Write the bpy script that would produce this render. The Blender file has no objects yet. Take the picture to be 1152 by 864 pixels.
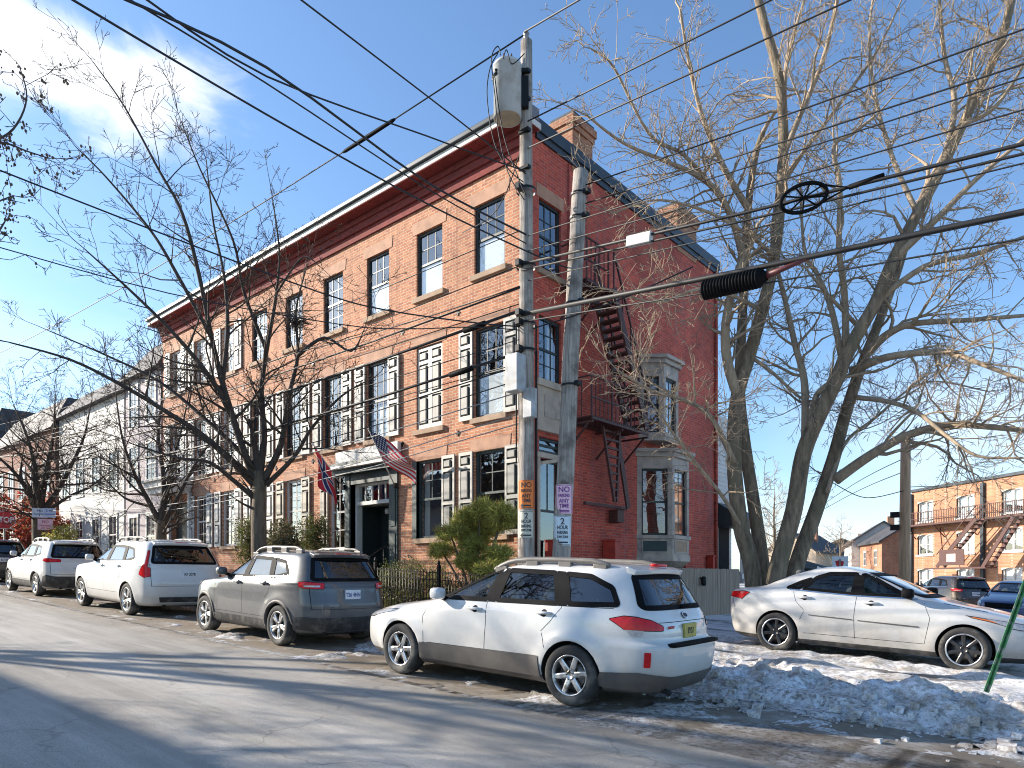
import bpy, bmesh, math, random
from mathutils import Vector, Matrix, noise
from mathutils.geometry import delaunay_2d_cdt
R = math.radians
sc = bpy.context.scene
COL = sc.collection
rnd = random.Random(7)
EYE = 1.63; F = 785.0; CX = 576.0; HY = 650.0
CR, SR = 0.756, 0.6546          # camera yaw: right = (CR, SR), forward = (-SR, CR)

def P(px, py, Y):
    """photo ray at depth Y -> world point"""
    X = (px - CX) / F * Y
    return Vector((CR * X - SR * Y, SR * X + CR * Y, EYE + (HY - py) / F * Y))
def PV(px, py, v):
    """photo ray meeting the vertical plane y = v"""
    r = (px - CX) / F
    return P(px, py, v / (SR * r + CR))
def gz(x):
    """street grade: climbs towards -x"""
    return 0.045 * max(-35.0, min(75.0, -x))

# ------------------------------------------------------------------ materials
def nodes_of(name):
    m = bpy.data.materials.new(name); m.use_nodes = True
    nt = m.node_tree; b = nt.nodes['Principled BSDF']
    return m, nt, b
def N(nt, t, **kw):
    n = nt.nodes.new(t)
    for k, v in kw.items():
        if hasattr(n, k): setattr(n, k, v)
        else: n.inputs[k].default_value = v
    return n
def L(nt, a, b): nt.links.new(a, b)
def ramp(nt, fac, stops):
    n = nt.nodes.new('ShaderNodeValToRGB'); e = n.color_ramp.elements
    while len(e) > 1: e.remove(e[-1])
    for i, (p, c) in enumerate(stops):
        if not isinstance(c, (tuple, list)): c = (c, c, c)
        q = e[0] if i == 0 else e.new(p)
        q.position = p; q.color = (*c[:3], 1)
    L(nt, fac, n.inputs['Fac']); return n.outputs['Color']
def mixc(nt, fac, a, b, mode='MIX'):
    n = nt.nodes.new('ShaderNodeMix'); n.data_type = 'RGBA'; n.blend_type = mode; n.clamp_factor = True
    for v, s in ((fac, n.inputs[0]), (a, n.inputs[6]), (b, n.inputs[7])):
        if hasattr(v, 'default_value') or isinstance(v, bpy.types.NodeSocket): L(nt, v, s)
        elif isinstance(v, (tuple, list)): s.default_value = (*v[:3], 1)
        else: s.default_value = v
    return n.outputs[2]
def tex(nt, scale, detail=6, rough=.55, co='Object', dist=0, stretch=None):
    tc = nt.nodes.new('ShaderNodeTexCoord')
    v = tc.outputs[co]
    if stretch:
        mp = nt.nodes.new('ShaderNodeMapping'); mp.inputs['Scale'].default_value = stretch
        L(nt, v, mp.inputs['Vector']); v = mp.outputs['Vector']
    n = N(nt, 'ShaderNodeTexNoise', Scale=scale, Detail=detail, Roughness=rough, Distortion=dist)
    L(nt, v, n.inputs['Vector']); return n.outputs['Fac']
def bump(nt, b, h, strength=.3, dist=.02):
    n = N(nt, 'ShaderNodeBump', Strength=strength, Distance=dist)
    L(nt, h, n.inputs['Height']); L(nt, n.outputs['Normal'], b.inputs['Normal'])
def M(name, col, rough=.6, metal=0., var=.18, scale=6, bmp=0., bscale=40, coat=0., spec=.5, stretch=None, dirt=None):
    m, nt, b = nodes_of(name)
    f = tex(nt, scale, stretch=stretch)
    lo = tuple(c * (1 - var) for c in col); hi = tuple(min(1, c * (1 + var)) for c in col)
    c = ramp(nt, f, [(.3, lo), (.7, hi)])
    if dirt:
        g = ramp(nt, tex(nt, dirt[1]), [(.48, 0), (.68, 1)])
        c = mixc(nt, g, c, dirt[0])
    L(nt, c, b.inputs['Base Color'])
    b.inputs['Roughness'].default_value = rough; b.inputs['Metallic'].default_value = metal
    b.inputs['Coat Weight'].default_value = coat; b.inputs['Coat Roughness'].default_value = .05
    b.inputs['Specular IOR Level'].default_value = spec
    if bmp: bump(nt, b, tex(nt, bscale, 8, .6, stretch=stretch), bmp, .02)
    return m
def paint(name, col, metal=0., rough=.28, dirt=.5, dcol=(.30, .27, .23)):
    """car paint: clear coat, road dust thicker towards the sills"""
    m, nt, b = nodes_of(name)
    tc = nt.nodes.new('ShaderNodeTexCoord'); sp = nt.nodes.new('ShaderNodeSeparateXYZ')
    L(nt, tc.outputs['Object'], sp.inputs[0])
    mr = N(nt, 'ShaderNodeMapRange'); mr.inputs[1].default_value = .95; mr.inputs[2].default_value = .25
    L(nt, sp.outputs['Z'], mr.inputs[0])
    nz = tex(nt, 2.6, 8, .65); mul = N(nt, 'ShaderNodeMath', operation='MULTIPLY'); L(nt, mr.outputs[0], mul.inputs[0]); L(nt, nz, mul.inputs[1])
    mu2 = N(nt, 'ShaderNodeMath', operation='MULTIPLY'); L(nt, mul.outputs[0], mu2.inputs[0]); mu2.inputs[1].default_value = dirt * 1.7
    ad = N(nt, 'ShaderNodeMath', operation='ADD'); L(nt, mu2.outputs[0], ad.inputs[0])
    fine = ramp(nt, tex(nt, 14, 8, .7), [(.5, 0), (.8, dirt * .35)]); L(nt, fine, ad.inputs[1])
    c = mixc(nt, ad.outputs[0], col, dcol); L(nt, c, b.inputs['Base Color'])
    b.inputs['Metallic'].default_value = metal
    rr = N(nt, 'ShaderNodeMapRange'); L(nt, ad.outputs[0], rr.inputs[0]); rr.inputs[3].default_value = rough; rr.inputs[4].default_value = .75
    L(nt, rr.outputs[0], b.inputs['Roughness'])
    cw = N(nt, 'ShaderNodeMapRange'); L(nt, ad.outputs[0], cw.inputs[0]); cw.inputs[3].default_value = .9; cw.inputs[4].default_value = 0; cw.inputs[2].default_value = .6
    L(nt, cw.outputs[0], b.inputs['Coat Weight']); b.inputs['Coat Roughness'].default_value = .04
    return m
def glassmat(name, tint, refl=1.0, base=.06, wav=0.):
    """clear pane: fresnel mirror over a tinted see-through"""
    m = bpy.data.materials.new(name); m.use_nodes = True; nt = m.node_tree; nt.nodes.clear()
    out = N(nt, 'ShaderNodeOutputMaterial'); tr = N(nt, 'ShaderNodeBsdfTransparent'); tr.inputs[0].default_value = (*tint, 1)
    gl = N(nt, 'ShaderNodeBsdfGlossy'); gl.inputs['Roughness'].default_value = .015; gl.inputs[0].default_value = (.95, .97, 1, 1)
    lw = N(nt, 'ShaderNodeLayerWeight', Blend=.5); fr = N(nt, 'ShaderNodeMath', operation='POWER'); L(nt, lw.outputs['Facing'], fr.inputs[0]); fr.inputs[1].default_value = 4.; ma = N(nt, 'ShaderNodeMath', operation='MULTIPLY_ADD'); ma.use_clamp = True
    L(nt, fr.outputs[0], ma.inputs[0]); ma.inputs[1].default_value = refl; ma.inputs[2].default_value = base
    if wav:
        bn = N(nt, 'ShaderNodeBump', Strength=wav, Distance=.02); L(nt, tex(nt, 2.2, 2), bn.inputs['Height']); L(nt, bn.outputs[0], gl.inputs['Normal'])
    mx = N(nt, 'ShaderNodeMixShader'); L(nt, ma.outputs[0], mx.inputs[0]); L(nt, tr.outputs[0], mx.inputs[1]); L(nt, gl.outputs[0], mx.inputs[2])
    L(nt, mx.outputs[0], out.inputs[0]); return m

# ------------------------------------------------------------------ mesh building
class MB:
    def __init__(s, tf=None): s.v = []; s.f = []; s.mi = []; s.sm = []; s.tf = tf
    def add(s, vs, fs, mi=0, smooth=False):
        o = len(s.v); s.v += [tuple(s.tf(*q)) if s.tf else tuple(q) for q in vs]
        for f in fs: s.f.append(tuple(i + o for i in f)); s.mi.append(mi); s.sm.append(smooth)
    def box(s, x0, x1, y0, y1, z0, z1, mi=0):
        s.add([(x0,y0,z0),(x1,y0,z0),(x1,y1,z0),(x0,y1,z0),(x0,y0,z1),(x1,y0,z1),(x1,y1,z1),(x0,y1,z1)],
              [(0,3,2,1),(4,5,6,7),(0,1,5,4),(1,2,6,5),(2,3,7,6),(3,0,4,7)], mi)
    def quad(s, a, b, c, d, mi=0): s.add([a, b, c, d], [(0,1,2,3)], mi)
    def prism(s, pts, d, mi=0):
        """polygon pts (3D, planar) extruded by vector d"""
        n = len(pts); d = Vector(d); q = [Vector(p) for p in pts]
        s.add(q + [p + d for p in q], [tuple(range(n))[::-1], tuple(range(n, 2*n))] + [(i, (i+1) % n, n+(i+1) % n, n+i) for i in range(n)], mi)
    def tube(s, pts, rad, n=6, mi=0, smooth=True, cap=True):
        pts = [Vector(p) for p in pts]; k = len(pts)
        if k < 2: return
        rs = rad if isinstance(rad, (list, tuple)) else [rad] * k
        up = Vector((.13, .21, .97)); vs = []; prev = None
        for i, p in enumerate(pts):
            t = (pts[min(i+1, k-1)] - pts[max(i-1, 0)])
            if t.length < 1e-9: t = Vector((0, 0, 1))
            t.normalize()
            if prev is None:
                a = t.cross(up)
                if a.length < .1: a = t.cross(Vector((1, 0, 0)))
            else:
                a = prev - t * prev.dot(t)
                if a.length < 1e-6: a = t.cross(up)
            a.normalize(); prev = a; b = t.cross(a)
            for j in range(n):
                g = 2 * math.pi * j / n
                vs.append(p + (a * math.cos(g) + b * math.sin(g)) * rs[i])
        fs = [(i*n+j, i*n+(j+1) % n, (i+1)*n+(j+1) % n, (i+1)*n+j) for i in range(k-1) for j in range(n)]
        if cap: fs += [tuple(range(n))[::-1], tuple(range((k-1)*n, k*n))]
        s.add(vs, fs, mi, smooth)
    def bar(s, a, b, w, h=None, mi=0, up=(0, 0, 1)):
        """rectangular bar from a to b"""
        a, b = Vector(a), Vector(b); h = h or w; t = (b - a).normalized(); u = Vector(up)
        sd = t.cross(u)
        if sd.length < .05: sd = t.cross(Vector((1, 0, 0)))
        sd.normalize(); u = sd.cross(t); vs = []
        for p in (a, b):
            for i, j in ((-1,-1),(1,-1),(1,1),(-1,1)): vs.append(p + sd * (i * w / 2) + u * (j * h / 2))
        s.add(vs, [(3,2,1,0),(4,5,6,7),(0,1,5,4),(1,2,6,5),(2,3,7,6),(3,0,4,7)], mi)
    def lathe(s, prof, n=32, axis='z', o=(0, 0, 0), mi=0, smooth=True, cap=False):
        vs = []; ox, oy, oz = o
        for r, h in prof:
            for j in range(n):
                g = 2 * math.pi * j / n; c, d = r * math.cos(g), r * math.sin(g)
                vs.append((ox+c, oy+d, oz+h) if axis == 'z' else (ox+c, oy+h, oz+d) if axis == 'y' else (ox+h, oy+c, oz+d))
        k = len(prof); fs = [(i*n+j, i*n+(j+1) % n, (i+1)*n+(j+1) % n, (i+1)*n+j) for i in range(k-1) for j in range(n)]
        if cap: fs += [tuple(range(n))[::-1], tuple(range((k-1)*n, k*n))]
        s.add(vs, fs, mi, smooth)
    def build(s, name, mats, parent=None, fix=True, bevel=0):
        me = bpy.data.meshes.new(name); me.from_pydata(s.v, [], s.f)
        for m in (mats if isinstance(mats, (list, tuple)) else [mats]): me.materials.append(m)
        me.polygons.foreach_set('material_index', s.mi); me.polygons.foreach_set('use_smooth', s.sm)
        if fix:
            bm = bmesh.new(); bm.from_mesh(me); bmesh.ops.recalc_face_normals(bm, faces=bm.faces); bm.to_mesh(me); bm.free()
        me.update(); return link(name, me, parent, bevel)
def link(name, me, parent=None, bevel=0):
    o = bpy.data.objects.new(name, me); COL.objects.link(o)
    if parent: o.parent = parent
    if bevel:
        md = o.modifiers.new('b', 'BEVEL'); md.width = bevel; md.segments = 2; md.limit_method = 'ANGLE'; md.angle_limit = R(40)
    return o
def tag(o, label=None, cat=None, group=None, kind=None):
    for k, v in (('label', label), ('category', cat), ('group', group), ('kind', kind)):
        if v: o[k] = v
    return o
def empty(name, loc=(0, 0, 0), rot=(0, 0, 0), parent=None):
    o = bpy.data.objects.new(name, None); COL.objects.link(o); o.location = loc; o.rotation_euler = rot
    o.empty_display_size = .2
    if parent: o.parent = parent
    return o
def copy_tree(o, parent=None):
    c = o.copy(); COL.objects.link(c)
    if parent: c.parent = parent
    for ch in list(o.children): copy_tree(ch, c)
    return c
def text_mesh(s, size, ext=.001, bold=0.):
    cu = bpy.data.curves.new('lettering', 'FONT'); cu.body = s; cu.size = size; cu.extrude = ext; cu.align_x = 'CENTER'; cu.align_y = 'CENTER'; cu.offset = bold
    cu.space_line = .82
    o = bpy.data.objects.new('lettering', cu); COL.objects.link(o)
    dg = bpy.context.evaluated_depsgraph_get(); me = bpy.data.meshes.new_from_object(o.evaluated_get(dg))
    bpy.data.objects.remove(o); bpy.data.curves.remove(cu); return me
def letters(name, s, size, mat, mtx, parent, bold=0., sx=1., bend=None):
    """lettering lying in the local xy plane of mtx; bend = radius of a cylinder it wraps"""
    me = text_mesh(s, size, .0015, bold); me.materials.clear(); me.materials.append(mat)
    for v in me.vertices:
        x, y, z = v.co; x *= sx
        if bend: a = x / bend; v.co = mtx @ Vector(((bend + z) * math.sin(a), y, (bend + z) * math.cos(a) - bend))
        else: v.co = mtx @ Vector((x, y, z))
    return link(name, me, parent)
def smooth_path(pts, k=6):
    pts = [Vector(p) for p in pts]; out = []
    for i in range(len(pts) - 1):
        p0, p1, p2, p3 = pts[max(i-1, 0)], pts[i], pts[i+1], pts[min(i+2, len(pts)-1)]
        for j in range(k):
            t = j / k
            out.append(.5 * ((2*p1) + (p2-p0)*t + (2*p0-5*p1+4*p2-p3)*t*t + (3*p1-p0-3*p2+p3)*t**3))
    out.append(pts[-1]); return out
class Tab:
    """monotone cubic through (key, value) rows"""
    def __init__(s, rows):
        s.x = [r[0] for r in rows]; s.y = [r[1] for r in rows]; n = len(rows)
        d = [(s.y[i+1]-s.y[i]) / (s.x[i+1]-s.x[i]) for i in range(n-1)]
        m = [d[0]] + [0 if d[i-1]*d[i] <= 0 else 2*d[i-1]*d[i]/(d[i-1]+d[i]) for i in range(1, n-1)] + [d[-1]]
        s.m = m
    def __call__(s, q):
        x = s.x
        if q <= x[0]: return s.y[0]
        if q >= x[-1]: return s.y[-1]
        i = max(j for j in range(len(x)-1) if x[j] <= q); h = x[i+1]-x[i]; t = (q-x[i])/h
        return (s.y[i]*(1+2*t)*(1-t)**2 + h*s.m[i]*t*(1-t)**2 + s.y[i+1]*t*t*(3-2*t) + h*s.m[i+1]*t*t*(t-1))
def densify(poly, step):
    out = []; n = len(poly)
    for i in range(n):
        a, b = Vector(poly[i]), Vector(poly[(i+1) % n]); k = max(1, int((b-a).length / step))
        out += [tuple(a + (b-a) * (j/k)) for j in range(k)]
    return out
def round_poly(poly, r, k=4):
    out = []; n = len(poly)
    for i in range(n):
        p, a, b = Vector(poly[i]), Vector(poly[i-1]), Vector(poly[(i+1) % n])
        ra = min(r, (a-p).length*.45, (b-p).length*.45)
        s, e = p + (a-p).normalized()*ra, p + (b-p).normalized()*ra
        for j in range(k+1):
            t = j/k; out.append(tuple(s*(1-t)**2 + p*2*t*(1-t) + e*t*t))
    return out
def inpoly(x, y, poly):
    c = False; j = len(poly)-1
    for i in range(len(poly)):
        if (poly[i][1] > y) != (poly[j][1] > y) and x < (poly[j][0]-poly[i][0])*(y-poly[i][1])/(poly[j][1]-poly[i][1])+poly[i][0]: c = not c
        j = i
    return c
def area2(p): return sum(p[i-1][0]*p[i][1]-p[i][0]*p[i-1][1] for i in range(len(p)))/2
def inset(poly, w):
    n = len(poly); sgn = 1 if area2(poly) > 0 else -1; out = []
    for i in range(n):
        a, p, b = Vector(poly[i-1]), Vector(poly[i]), Vector(poly[(i+1) % n])
        d1, d2 = (p-a), (b-p)
        if d1.length < 1e-9 or d2.length < 1e-9: out.append(tuple(p)); continue
        n1 = Vector((-d1.y, d1.x)).normalized(); n2 = Vector((-d2.y, d2.x)).normalized()
        m = n1 + n2; m = m / max(.35, m.length_squared/2)
        out.append(tuple(p + m * (w*sgn)))
    return out
def fill2d(poly, step):
    poly = densify(poly, step); n = len(poly)
    xs = [p[0] for p in poly]; ys = [p[1] for p in poly]; pts = list(poly)
    x = min(xs) + step/2
    while x < max(xs):
        y = min(ys) + step/2
        while y < max(ys):
            if inpoly(x, y, poly) and min((x-p[0])**2+(y-p[1])**2 for p in poly) > (.45*step)**2: pts.append((x, y))
            y += step
        x += step
    v, e, f, *_ = delaunay_2d_cdt([Vector(p) for p in pts], [(i, (i+1) % n) for i in range(n)], [list(range(n))], 1, 1e-6)
    return [tuple(q) for q in v], [tuple(q) for q in f]
# ------------------------------------------------------------------ camera, sky, sun
cam = bpy.data.cameras.new('camera'); co = bpy.data.objects.new('camera', cam); COL.objects.link(co)
co.location = (0, 0, EYE); co.rotation_euler = (R(90), 0, math.atan2(SR, CR))
cam.sensor_width = 36; cam.sensor_fit = 'HORIZONTAL'; cam.lens = F / 1152 * 36
cam.shift_y = (HY - 432) / 1152; cam.clip_start = .1; cam.clip_end = 3000
sc.camera = co
SUN_DIR = Vector((-.90, -.436, 0)).normalized(); SUN_EL = R(23)
w = bpy.data.worlds.new('World'); sc.world = w; w.use_nodes = True
nt = w.node_tree; bg = nt.nodes['Background']; bg.inputs['Strength'].default_value = .105
sky = nt.nodes.new('ShaderNodeTexSky'); sky.sky_type = 'NISHITA'; sky.sun_disc = False
sky.sun_elevation = SUN_EL; sky.sun_rotation = math.atan2(SUN_DIR.x, SUN_DIR.y) % (2*math.pi)
sky.air_density = 1.0; sky.dust_density = .6; sky.ozone_density = 2.0; sky.altitude = 30
tc = nt.nodes.new('ShaderNodeTexCoord')
def cloud(dirs, wid, sc_, lo, hi, stretch):
    """soft cloud bank in one part of the sky, by direction"""
    d = Vector(dirs).normalized()
    sub = nt.nodes.new('ShaderNodeVectorMath'); sub.operation = 'SUBTRACT'; L(nt, tc.outputs['Generated'], sub.inputs[0]); sub.inputs[1].default_value = d
    # frame: horizontal tangent, vertical tangent
    h = Vector((-d.y, d.x, 0)).normalized(); v = d.cross(h) * -1
    vals = []
    for ax, wd in ((h, wid[0]), (v, wid[1])):
        dp = nt.nodes.new('ShaderNodeVectorMath'); dp.operation = 'DOT_PRODUCT'; L(nt, sub.outputs[0], dp.inputs[0]); dp.inputs[1].default_value = ax
        mm = N(nt, 'ShaderNodeMath', operation='DIVIDE'); L(nt, dp.outputs['Value'], mm.inputs[0]); mm.inputs[1].default_value = wd; vals.append(mm.outputs[0])
    cx = nt.nodes.new('ShaderNodeCombineXYZ'); L(nt, vals[0], cx.inputs[0]); L(nt, vals[1], cx.inputs[1])
    ln = nt.nodes.new('ShaderNodeVectorMath'); ln.operation = 'LENGTH'; L(nt, cx.outputs[0], ln.inputs[0])
    mp = nt.nodes.new('ShaderNodeMapping'); mp.inputs['Scale'].default_value = stretch; L(nt, tc.outputs['Generated'], mp.inputs[0])
    nz = N(nt, 'ShaderNodeTexNoise', Scale=sc_, Detail=9, Roughness=.58, Distortion=.4); L(nt, mp.outputs[0], nz.inputs['Vector'])
    a = N(nt, 'ShaderNodeMath', operation='MULTIPLY_ADD'); L(nt, nz.outputs['Fac'], a.inputs[0]); a.inputs[1].default_value = 2.2; a.inputs[2].default_value = -.3
    s = N(nt, 'ShaderNodeMath', operation='SUBTRACT'); L(nt, a.outputs[0], s.inputs[0]); L(nt, ln.outputs['Value'], s.inputs[1])
    r = N(nt, 'ShaderNodeMapRange'); r.interpolation_type = 'SMOOTHSTEP'; r.inputs[1].default_value = lo; r.inputs[2].default_value = hi
    L(nt, s.outputs[0], r.inputs[0]); return r.outputs[0]
def dirpx(px, py): return (P(px, py, 10) - Vector((0, 0, EYE)))
c = mixc(nt, .0, sky.outputs[0], (1, 1, 1))
tint = mixc(nt, 1.0, c, (.97, 1.13, 1.27), 'MULTIPLY')
for d, wd, s_, lo, hi, st, amt, col in ((dirpx(75, 68), (.165, .060), 6.5, -.35, .5, (1, 1, 2.2), .95, (6.6, 6.7, 6.9)),
                                   (dirpx(-80, 30), (.14, .07), 4.0, 0, .8, (1, 1, 2.0), .6, (6.4, 6.6, 6.9)),
                                   (dirpx(1090, 480), (.26, .12), 3.0, -.5, 1.5, (1, 1, 2.6), .55, (6.2, 6.5, 6.9)),
                                   (dirpx(40, 400), (.30, .10), 3.2, -.4, 1.4, (1, 1, 3.0), .35, (6.2, 6.5, 6.9)),
                                   (dirpx(900, 600), (.8, .10), 3.0, -.6, 1.4, (1, 1, 3.0), .45, (6.0, 6.4, 6.9))):
    k = cloud(d, wd, s_, lo, hi, st); mu = N(nt, 'ShaderNodeMath', operation='MULTIPLY'); L(nt, k, mu.inputs[0]); mu.inputs[1].default_value = amt
    tint = mixc(nt, mu.outputs[0], tint, col)
L(nt, tint, bg.inputs['Color'])
sl = bpy.data.lights.new('sun', 'SUN'); so = bpy.data.objects.new('sun', sl); COL.objects.link(so)
sl.energy = 5.0; sl.angle = R(.55); sl.color = (1, .90, .77)
sdir = Vector((SUN_DIR.x*math.cos(SUN_EL), SUN_DIR.y*math.cos(SUN_EL), math.sin(SUN_EL)))
so.rotation_euler = sdir.to_track_quat('Z', 'Y').to_euler(); so.location = sdir * 60
sc.view_settings.view_transform = 'Standard'; sc.view_settings.look = 'None'; sc.view_settings.exposure = 1.02; sc.view_settings.gamma = 1
sc.view_settings.use_curve_mapping = False
sc.cycles.use_denoising = True; sc.cycles.denoising_prefilter = 'ACCURATE'; sc.cycles.filter_width = 1.05; sc.cycles.max_bounces = 8; sc.cycles.transparent_max_bounces = 16
sc.cycles.sample_clamp_indirect = 6

# ------------------------------------------------------------------ shared materials
black = M('black_plastic', (.010, .010, .011), .6, var=.2, spec=.04)
rubber = M('tyre_rubber', (.03, .029, .028), .85, var=.25, scale=9, bmp=.2, bscale=60, dirt=((.13, .12, .105), 5))
dark_hole = M('dark_void', (.008, .008, .008), .9)
chrome = M('bright_trim', (.75, .75, .76), .18, 1., var=.05)
alloy = M('alloy', (.62, .62, .62), .32, .9, var=.12, scale=14, dirt=((.2, .18, .15), 9))
alloy_dark = M('dark_alloy', (.05, .05, .052), .3, .6, var=.2)
glass_car = glassmat('car_glass', (.62, .70, .67), 1.0, .06)
glass_tint = glassmat('tinted_car_glass', (.10, .12, .13), 1.0, .11)
red_lens = M('red_lens', (.56, .006, .010), .2, var=.2, scale=20, coat=.25, spec=.3)
clear_lens = M('clear_lens', (.42, .42, .43), .12, .2, var=.3, scale=26, coat=.8)
amber_lens = M('amber_lens', (.62, .17, .04), .15, coat=.7)
seat_m = M('seat_cloth', (.15, .145, .135), .8)
seat_tan = M('seat_leather', (.32, .28, .22), .6)
plate_y = M('plate_yellow', (.42, .36, .08), .4, var=.4, scale=30)
plate_w = M('plate_white', (.62, .65, .70), .4, var=.1)
ink = M('ink', (.03, .03, .035), .6)
ink_blue = M('blue_ink', (.05, .09, .28), .6)
ink_red = M('red_ink', (.5, .04, .04), .6)
wood_pole = M('weathered_pole_wood', (.37, .33, .29), .9, var=.45, scale=7, bmp=1., bscale=26, stretch=(5, 5, .22), dirt=((.16, .135, .115), 3.2))
wire_m = M('wire_black', (.012, .012, .013), .6, var=.1)
iron = M('black_iron', (.012, .012, .013), .4, spec=.2)
clad_k = M('black_cladding', (.03, .03, .03), .6, dirt=((.11, .10, .09), 6))
# ------------------------------------------------------------------ cars: lofted horizontal slices
class Shell:
    def __init__(s, rows, flares=()):
        c = list(zip(*rows)); z = c[0]
        s.z0, s.z1 = z[0], z[-1]
        s.xf, s.xr, s.b, s.nf, s.nr = (Tab(list(zip(z, c[i]))) for i in range(1, 6)); s.fl = flares
    def prm(s, z):
        xf, xr = s.xf(z), s.xr(z); return (xf+xr)/2, (xf-xr)/2, s.b(z), s.nf(z), s.nr(z)
    def flare(s, x, z):
        return sum(h * math.exp(-((math.hypot(x-fx, z-fz)-r)/w)**2) for fx, fz, r, w, h in s.fl if z < 1.15)
    def ring(s, qx, qy, z, off=0.):
        xc, a, b, nf, nr = s.prm(z); n = nf if qx > 0 else nr
        k = 1 / (abs(qx)**n + abs(qy)**n)**(1/n); x = xc + (a+off)*k*qx; y = (b+off)*k*qy
        y += math.copysign(s.flare(x, z) * min(1, max(0, (abs(k*qy)-.55)/.35)), y) if abs(qy) > .05 else 0
        return Vector((x, y, z))
    def side(s, sg, off=0.):
        def f(x, z):
            xc, a, b, nf, nr = s.prm(z); n = nf if x > xc else nr
            y = b * max(0., 1-min(1., abs((x-xc)/a))**n)**(1/n); y += s.flare(x, z) * min(1, max(0, (y/b-.55)/.35))
            return Vector((x, sg*(y+off), z))
        return f
    def rear(s, off=0.):
        def f(y, z):
            xc, a, b, nf, nr = s.prm(z); return Vector((xc - a*max(0., 1-min(1., abs(y/b))**nr)**(1/nr) - off, y, z))
        return f
    def front(s, off=0.):
        def f(y, z):
            xc, a, b, nf, nr = s.prm(z); return Vector((xc + a*max(0., 1-min(1., abs(y/b))**nf)**(1/nf) + off, y, z))
        return f
    def wrap_rear(s, sg, off=0.):
        """t: 0 rear centre, 1 corner, >1 forward along the side (metres)"""
        def f(t, z):
            a = s.prm(z)[1]
            return s.ring(-1, sg*t, z, off) if t <= 1 else s.ring(-1 + (t-1)/a, sg, z, off)
        return f
    def wrap_front(s, sg, off=0.):
        def f(t, z):
            a = s.prm(z)[1]
            return s.ring(1, sg*t, z, off) if t <= 1 else s.ring(1 - (t-1)/a, sg, z, off)
        return f
def patch(mb, fn, poly, step=.06, mi=0, rnd_=.0, smooth=True):
    if rnd_: poly = round_poly(poly, rnd_)
    v, f = fill2d(poly, step); mb.add([fn(*p) for p in v], f, mi, smooth)
def strip(mb, fn, poly, w, step=.05, mi=0, rnd_=0.):
    if rnd_: poly = round_poly(poly, rnd_)
    a = densify(poly, step); b = inset(a, w); n = len(a)
    mb.add([fn(*p) for p in a] + [fn(*p) for p in b], [(i, (i+1) % n, n+(i+1) % n, n+i) for i in range(n)], mi, True)
def line(mb, fn, pts, w, step=.05, mi=0):
    """thin open strip along pts in the patch plane"""
    q = []
    for i in range(len(pts)-1):
        a, b = Vector(pts[i]), Vector(pts[i+1]); k = max(1, int((b-a).length/step))
        q += [a+(b-a)*(j/k) for j in range(k)]
    q.append(Vector(pts[-1])); l, r = [], []
    for i, p in enumerate(q):
        t = (q[min(i+1, len(q)-1)] - q[max(i-1, 0)]).normalized(); nn = Vector((-t.y, t.x))*w/2; l.append(p+nn); r.append(p-nn)
    n = len(q); mb.add([fn(*p) for p in l]+[fn(*p) for p in r], [(i, i+1, n+i+1, n+i) for i in range(n-1)], mi, True)
def arcp(cx, cz, r, a0, a1, k=20): return [(cx+r*math.cos(R(a0+(a1-a0)*i/k)), cz+r*math.sin(R(a0+(a1-a0)*i/k))) for i in range(k+1)]

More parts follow.
